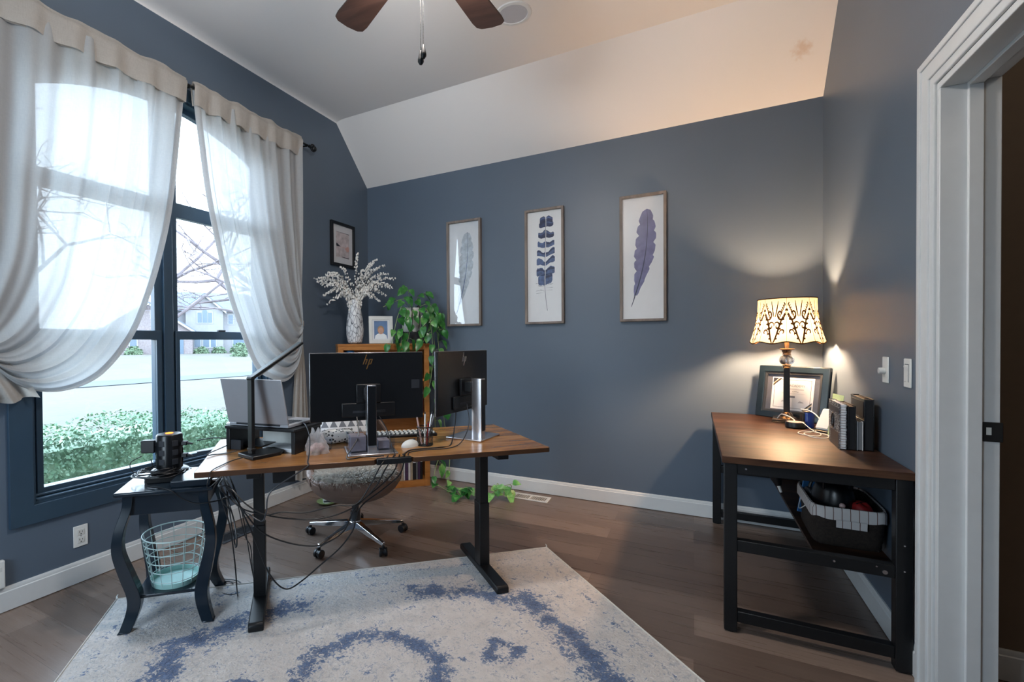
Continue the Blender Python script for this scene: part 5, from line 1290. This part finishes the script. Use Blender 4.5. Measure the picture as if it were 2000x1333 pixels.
stand('black_notebook', 'thick black notebook right behind the silver spiral notebook', (.643, 3.0, CT+.001), RD(-2), .028, .22, .205, 'book_black', 'book_black')
stand('small_notebook', 'pale grey-edged small notebook standing between two black ones', (.672, 2.985, CT+.001), RD(-2), .022, .18, .135, 'book_white', 'book_grey')
t = stand('planner', 'tall black zip planner standing closest to the right wall', (.706, 3.03, CT+.001), RD(-2), .034, .26, .238, 'satin_black', 'book_black')
m = MB(); m.b2((-.0188, -.115, .15), (-.0172, .11, .225)); m.ob('front_pocket', 'dark_grey', t, .002)
m = MB(); m.tube([(-.018, -.128, .138), (-.0185, 0, .139), (-.018, .128, .138)], .0018, 6); m.ob('pocket_zip', 'silver', t)

# basket with contents on the half shelf
bk2 = thing('wicker_basket', 'dark wicker basket with checked white liner on the console shelf', 'basket', (.606, 2.975, .3705), RD(-1))
def bask(u, w, off=0, zz=None):
    a = u*2*PI; c_, s_ = math.cos(a), math.sin(a); e = .28
    x = math.copysign(abs(c_)**e, c_); y = math.copysign(abs(s_)**e, s_)
    kx, ky = lerp(.118, .130, w)+off, lerp(.205, .225, w)+off
    return V(x*kx, y*ky, .165*w if zz is None else zz)
m = MB(); m.grid(lambda u, w: bask(u, w, .0015*math.sin(u*220)*math.sin(w*44)), 96, 20); m.box((0, 0, .003), (.20, .40, .006)); m.ob('body', 'wicker', bk2, solid=.006)
m = MB(); m.grid(lambda u, w: bask(u, 1, .006, .165+.012-.05*w+.004*math.sin(u*40)) if w > .2 else bask(u, 1, lerp(-.006, .006, w/.2), .178), 96, 8)
m.add([(-.05, -.2405, .128), (.055, -.2405, .128), (.055, -.2395, .094), (-.05, -.2395, .094)], [(0, 1, 2, 3)]); m.ob('liner', 'check', bk2)
t = thing('handbag', 'black leather bag filling the front of the wicker basket', 'bag', (.575, 2.90, .378), .1)
m = MB(); m.grid(lambda u, w: V(.082*math.cos(u*2*PI)*math.sin(w*PI)**.4*(1+.06*math.sin(u*19)), .10*math.sin(u*2*PI)*math.sin(w*PI)**.4*(1+.05*math.sin(u*13+w*5)), .13-.128*math.cos(w*PI)+.01*math.sin(u*12)*math.sin(w*PI)), 40, 18); m.ob('body', 'satin_black', t)
m = MB(); m.tube([(-.05, -.05, .23), (-.06, -.085, .27), (-.02, -.105, .285), (.04, -.09, .27), (.05, -.05, .23)], .006, 8); m.ob('handle', 'black_plastic', t)
m = MB(); m.ball((0, -.105, .17), .012, 10); m.ob('clasp', 'rose', t)
t = thing('cable_bundle', 'coiled pale striped cables lying on top of the basket', 'cables', (.61, 2.93, .628), .2)
m = MB(); r = random.Random(9)
for k in range(7): m.tube(cat_rom([(-.075+k*.004, -.035+.011*k, .0+.004*k), (-.02, -.05+.012*k, .022+.002*k), (.04, -.042+.012*k, .016), (.08-.003*k, -.03+.013*k, .002), (.05, .01+.01*k, .003)], 6), .0024, 5)
m.ob('cable', 'book_grey', t)
t = thing('red_pouch', 'red fabric pouch wedged in the right of the basket', 'pouch', (.655, 2.835, .44), .4)
m = MB(); m.grid(lambda u, w: V(.042*math.cos(u*2*PI)*math.sin(w*PI)**.5, .06*math.sin(u*2*PI)*math.sin(w*PI)**.5, .062-.06*math.cos(w*PI)+.006*math.sin(u*14)), 30, 14); m.ob('body', 'red_cloth', t)
m = MB(); m.tube([(-.03, -.02, .122), (0, -.01, .128), (.03, .0, .122)], .002, 5); m.ob('zip', 'slot_black', t)
t = thing('blue_folder', 'bright blue plastic folder poking out of the basket corner', 'folder', (.52, 3.10, .40), .6)
m = MB(); m.box((0, 0, .13), (.09, .006, .24), Matrix.Rotation(RD(12), 3, 'Y')); m.ob('folder', 'sky_blue', t, .001)
t = thing('headphones', 'black padded headphones beside the bag in the basket', 'headphones', (.56, 3.02, .46), .3)
m = MB(); m.tube([(.06*math.cos(a*PI/14), 0, .10+.07*math.sin(a*PI/14)) for a in range(15)], .007, 8); m.ob('headband', 'black_plastic', t)
for x in (-.06, .06):
    m = MB(); m.cyl((x-.012, 0, .075), (x+.012, 0, .075), .034, n=24); m.ob('ear_cup', 'dark_grey', t, .006)
t = thing('umbrella', 'folded black umbrella leaning behind the basket, white tip down', 'umbrella', (.46, 3.55, .3725))
d = V(-.05, .0, 1).normalized()
m = MB(); ax_ = V(-.09, .02, .335).normalized(); m.tube([ax_*z for z in (.05, .09, .16, .24, .30)], [.016, .030, .036, .030, .018], 9); m.ob('canopy', 'black_plastic', t)
m = MB(); m.cyl(ax_*.004+V(0, 0, .006), ax_*.055, .007, .010, 10); m.ob('tip', 'white_plastic', t)
m = MB(); m.cyl(ax_*.30, ax_*.36, .009, n=10); m.ob('handle', 'dark_grey', t)

# ------------------------------------------------------------------ cables
def cable(label, pts, r=.0034, mat='black_plastic', group=None, name='power_cable'):
    m = MB(); m.tube(cat_rom(pts, 8), r, 6); o = m.ob(name, mat); tag(o, label, 'cable', group); return o
Q = DTOP+.0035
cable('black cable from the desk grommet sagging highest under the desk to the docking box', [dk(.0, -.335, .775), (-1.25, 1.793, .73), (-1.284, 1.766, .651), (-1.328, 1.723, .575), (-1.395, 1.658, .577), (-1.483, 1.573, .559), (-1.56, 1.497, .57), (-1.609, 1.449, .566), (-1.664, 1.396, .62), (-1.74, 1.37, .69), (-1.83, 1.39, .672), sp(.24, -.16, .664)])
cable('black cable under the desk hanging just below the highest one', [dk(.03, -.335, .775), (-1.236, 1.82, .719), (-1.266, 1.791, .647), (-1.325, 1.734, .572), (-1.39, 1.669, .535), (-1.47, 1.591, .524), (-1.548, 1.516, .539), (-1.609, 1.456, .562), (-1.675, 1.392, .597), (-1.75, 1.38, .64), (-1.86, 1.42, .655), sp(.235, -.10, .665)])
cable('black cable under the desk looping past the chair caster at mid height', [dk(.055, -.335, .775), (-1.208, 1.854, .709), (-1.252, 1.812, .648), (-1.308, 1.757, .591), (-1.345, 1.721, .538), (-1.375, 1.692, .454), (-1.427, 1.641, .412), (-1.475, 1.594, .403), (-1.553, 1.518, .432), (-1.625, 1.447, .488), (-1.672, 1.402, .573), (-1.76, 1.40, .65), sp(.21, -.02, .668)])
cable('black cable under the desk hanging lowest, almost down to the rug', [dk(.08, -.335, .775), (-1.19, 1.879, .694), (-1.246, 1.824, .629), (-1.314, 1.758, .567), (-1.339, 1.733, .512), (-1.348, 1.725, .455), (-1.39, 1.684, .38), (-1.455, 1.62, .31), (-1.511, 1.566, .252), (-1.555, 1.523, .224), (-1.588, 1.49, .256), (-1.618, 1.461, .329), (-1.647, 1.433, .445), (-1.676, 1.405, .549), (-1.77, 1.42, .64), sp(.21, .0, .668)])
cable('grey charging cable running from the riser over the desk edge', [dk(-.40, .02, .892), dk(-.37, -.06, .893), dk(-.352, -.16, .85), dk(-.355, -.25, .80), dk(-.365, -.33, .772), dk(-.375, -.372, .755), (-1.571, 1.452, .673), (-1.586, 1.436, .587), (-1.61, 1.427, .545), (-1.70, 1.40, .60), (-1.80, 1.41, .66), sp(.215, -.04, .668)], .003, 'dark_grey')
cable('black desk lamp cable crossing the left corner of the desk', [dk(-.655, -.165, .772), dk(-.70, -.20, Q), dk(-.73, -.27, Q), dk(-.755, -.34, Q), dk(-.765, -.372, .757), dk(-.77, -.375, .70), sp(.24, -.06, .675), sp(.20, .02, .667)], .0022)
cable('black cable loop dropping from the side table to the floor coil', [sp(.21, .03, .665), (-1.93, 1.47, .62), (-1.90, 1.50, .45), (-1.93, 1.55, .25), (-1.98, 1.60, .09), (-2.05, 1.66, .008), (-2.12, 1.70, .006), (-2.20, 1.74, .006), (-2.24, 1.70, .006), (-2.17, 1.64, .007), (-2.08, 1.64, .012), (-2.06, 1.70, .006), (-2.16, 1.76, .009), (-2.27, 1.74, .006)])
cable('black cable hanging in a tall loop beside the side table leg', [sp(.215, .05, .665), (-1.86, 1.46, .60), (-1.82, 1.46, .50), (-1.79, 1.45, .42), (-1.81, 1.46, .38), (-1.86, 1.49, .40), (-1.90, 1.50, .52), sp(.215, .075, .665)])
for i, (a, b_, lab) in enumerate(((.40, .30, 'black cable bending down inside the bundle nearest the desk leg'), (.46, .22, 'thin black cable falling straight from the side table corner'))):
    cable(lab, [sp(.21, .09+.02*i, .664), (-1.90-.02*i, 1.53+.02*i, .60), (-1.86-.03*i, 1.55+.02*i, a), (-1.90, 1.62, b_), (-2.0, 1.72, .09), (-2.12-.04*i, 1.86, .006), (-2.3-.05*i, 2.0+.03*i, .006)], .0024)
cable('black cable from the middle monitor across the desk to the grommet', [dk(-.12, -.125, .935), dk(-.125, -.22, .85), dk(-.19, -.315, .78), dk(-.17, -.325, Q), dk(-.11, -.30, Q), dk(-.06, -.318, Q+.002), dk(-.02, -.335, .775)])
cable('pale-tipped cable hanging right of the middle monitor column', [dk(-.01, -.125, .935), dk(.02, -.20, .87), dk(.03, -.28, .80), dk(.035, -.33, .772)], .0026, 'dark_grey')
cable('black cable from the sideways monitor round the pen cup to the grommet', [dk(.46, .03, .93), dk(.42, -.06, .84), dk(.36, -.17, Q), dk(.29, -.21, Q), dk(.20, -.215, Q), dk(.13, -.23, Q), dk(.09, -.29, Q), dk(.07, -.335, .775)])
cable('second cable from the sideways monitor along the desk to the grommet', [dk(.52, .02, .95), dk(.50, -.07, .86), dk(.43, -.16, .785), dk(.34, -.235, Q), dk(.20, -.245, Q), dk(.12, -.27, Q), dk(.10, -.315, Q), dk(.095, -.335, .775)], .0026, 'dark_grey')
cable('black cable from the upper tower plug to the riser', [sp(.08, .10, .805), sp(.17, .12, .81), sp(.26, .10, .79), dk(-.825, -.06, .776), dk(-.79, -.04, Q), dk(-.745, -.03, Q), dk(-.70, -.01, .772)], .0026)
cable('black cable from the lower tower plug to the desk edge', [sp(.08, .10, .745), sp(.17, .10, .748), sp(.25, .04, .735), sp(.28, -.03, .70), sp(.22, -.08, .678)], .0026)
cable('black adapter cable looping down left of the power tower', [sp(-.15, .01, .76), sp(-.185, -.03, .74), sp(-.175, -.04, .70), sp(-.13, -.02, .685), sp(-.11, .03, .70), sp(-.115, .03, .74)], .0022)
cable('black cable draped over the front edge of the side table', [sp(-.10, -.05, .6755), sp(-.105, -.105, .665), sp(-.075, -.15, .652), sp(-.02, -.185, .650), sp(.03, -.209, .640), sp(.08, -.212, .60), sp(.14, -.215, .575), sp(.22, -.20, .575), sp(.30, -.12, .57), (-1.86, 1.43, .60), (-1.76, 1.40, .57)], .0030)
m = MB(); r = random.Random(2)
for k in range(5):
    rx, ry = .115-.012*k, .085-.010*k
    m.tube([sp(-.07+rx*math.cos(a*PI/12)+.004*math.sin(a+k), -.02+ry*math.sin(a*PI/12), .676+.0065*k+.004*math.sin(a*.9+k*2)) for a in range(24)], .0032, 6, True)
tag(m.ob('coiled_cord', 'black_plastic'), 'coil of black cord lying round the foot of the power tower', 'cable')
cable('thin black cord hanging behind the wire wastebasket', [(-2.40, 1.78, .62), (-2.45, 1.80, .45), (-2.52, 1.83, .30), (-2.55, 1.86, .12), (-2.66, 1.98, .006), (-2.72, 2.06, .006)], .0024)
cable('thin black cord dangling from under the table top to the shelf', [sp(.06, .13, .622), sp(.06, .10, .56), sp(.085, .10, .48), sp(.10, .12, .38), sp(.09, .16, .30)], .0024)
cable('white charging cable looped on the console beside the puck', [(.53, 3.50, CT+.037), (.545, 3.44, CT+.04), (.575, 3.38, CT+.012), (.60, 3.30, CT+.004), (.575, 3.22, CT+.004), (.53, 3.22, CT+.004), (.50, 3.28, CT+.004), (.53, 3.36, CT+.004), (.58, 3.34, CT+.006), (.62, 3.25, CT+.008), (.60, 3.17, CT+.004), (.545, 3.17, CT+.004), (.52, 3.25, CT+.009), (.56, 3.30, CT+.011), (.60, 3.40, CT+.006)], .0022, 'white_plastic')
cable('white charging cable arching from the lamp foot to the puck', [(.455, 3.66, CT+.03), (.47, 3.62, CT+.06), (.50, 3.57, CT+.055), (.52, 3.53, CT+.040), (.51, 3.51, CT+.037)], .0028, 'white_plastic')
cable('white cable curving over the blue bottle to the charger stand', [(.555, 3.56, CT+.102), (.585, 3.53, CT+.102), (.61, 3.48, CT+.085), (.63, 3.42, CT+.05)], .003, 'white_plastic')
cable('white cable loop hanging off the left side of the basket', [(.49, 2.90, .53), (.468, 2.90, .50), (.455, 2.95, .47), (.465, 3.02, .475), (.485, 3.05, .53), (.50, 3.02, .55)], .0022, 'white_plastic')

# ------------------------------------------------------------------ light: overcast sky through the windows, lamp, fan bowl, added hallway fill
w = bpy.data.worlds.new('overcast_sky'); SC.world = w; w.use_nodes = True
nt = w.node_tree; nt.nodes.clear()
o_ = nt.nodes.new('ShaderNodeOutputWorld'); bg = nt.nodes.new('ShaderNodeBackground'); tc = nt.nodes.new('ShaderNodeTexCoord'); sx_ = nt.nodes.new('ShaderNodeSeparateXYZ'); rp = nt.nodes.new('ShaderNodeValToRGB')
nt.links.new(tc.outputs['Generated'], sx_.inputs[0]); nt.links.new(sx_.outputs['Z'], rp.inputs[0]); nt.links.new(rp.outputs[0], bg.inputs[0]); nt.links.new(bg.outputs[0], o_.inputs[0])
rp.color_ramp.elements[0].position = .0; rp.color_ramp.elements[0].color = (.84, .93, 1.0, 1)
rp.color_ramp.elements[1].position = .8; rp.color_ramp.elements[1].color = (.66, .83, 1.0, 1)
bg.inputs[1].default_value = 5.5
for nm, loc, rot, sx, sy in (('window_portal', (XL-.16, WYC, 1.70), (0, RD(-90), 0), 2.45, 1.6), ('window_portal', (-1.7, YF-.16, 1.6), (RD(90), 0, 0), 1.2, 2.2)):
    ld = bpy.data.lights.new(nm, 'AREA'); ld.shape = 'RECTANGLE'; ld.size = sx; ld.size_y = sy; ld.cycles.is_portal = True
    lo = bpy.data.objects.new(nm, ld); COL.objects.link(lo); lo.location = loc; lo.rotation_euler = rot
hl = bpy.data.lights.new('hallway_fill', 'POINT'); hl.energy = 5; hl.color = (1, .86, .7); hl.shadow_soft_size = .12  # unseen lamp added to lift the dark hallway beyond the door
ho = bpy.data.objects.new('hallway_fill', hl); COL.objects.link(ho); ho.location = (1.75, 1.3, 2.9)
SC.cycles.transparent_max_bounces = 24
SC.cycles.sample_clamp_indirect = 6

# ------------------------------------------------------------------ camera
cd = bpy.data.cameras.new('camera'); co = bpy.data.objects.new('camera', cd); COL.objects.link(co)
F_, CXP, CYP = 935.34, 830.47, 681.40
cd.sensor_fit = 'HORIZONTAL'; cd.sensor_width = 36; cd.lens = F_/2000*36
cd.shift_x = (1000-CXP)/2000; cd.shift_y = (CYP-666.5)/2000; cd.clip_start = .05; cd.clip_end = 300
fw = Vector((-.48874069, .87234436, -.01215949)); rt = Vector((.87242822, .48867287, -.00823582)); up = Vector((.00124246, .01463346, .99989215))
co.matrix_world = Matrix(((rt[0], up[0], -fw[0], 0), (rt[1], up[1], -fw[1], 0), (rt[2], up[2], -fw[2], 1.3), (0, 0, 0, 1)))
SC.camera = co
vs = SC.view_settings; vs.view_transform = 'Standard'; vs.look = 'None'; vs.gamma = 1; vs.use_curve_mapping = False; vs.exposure = .88
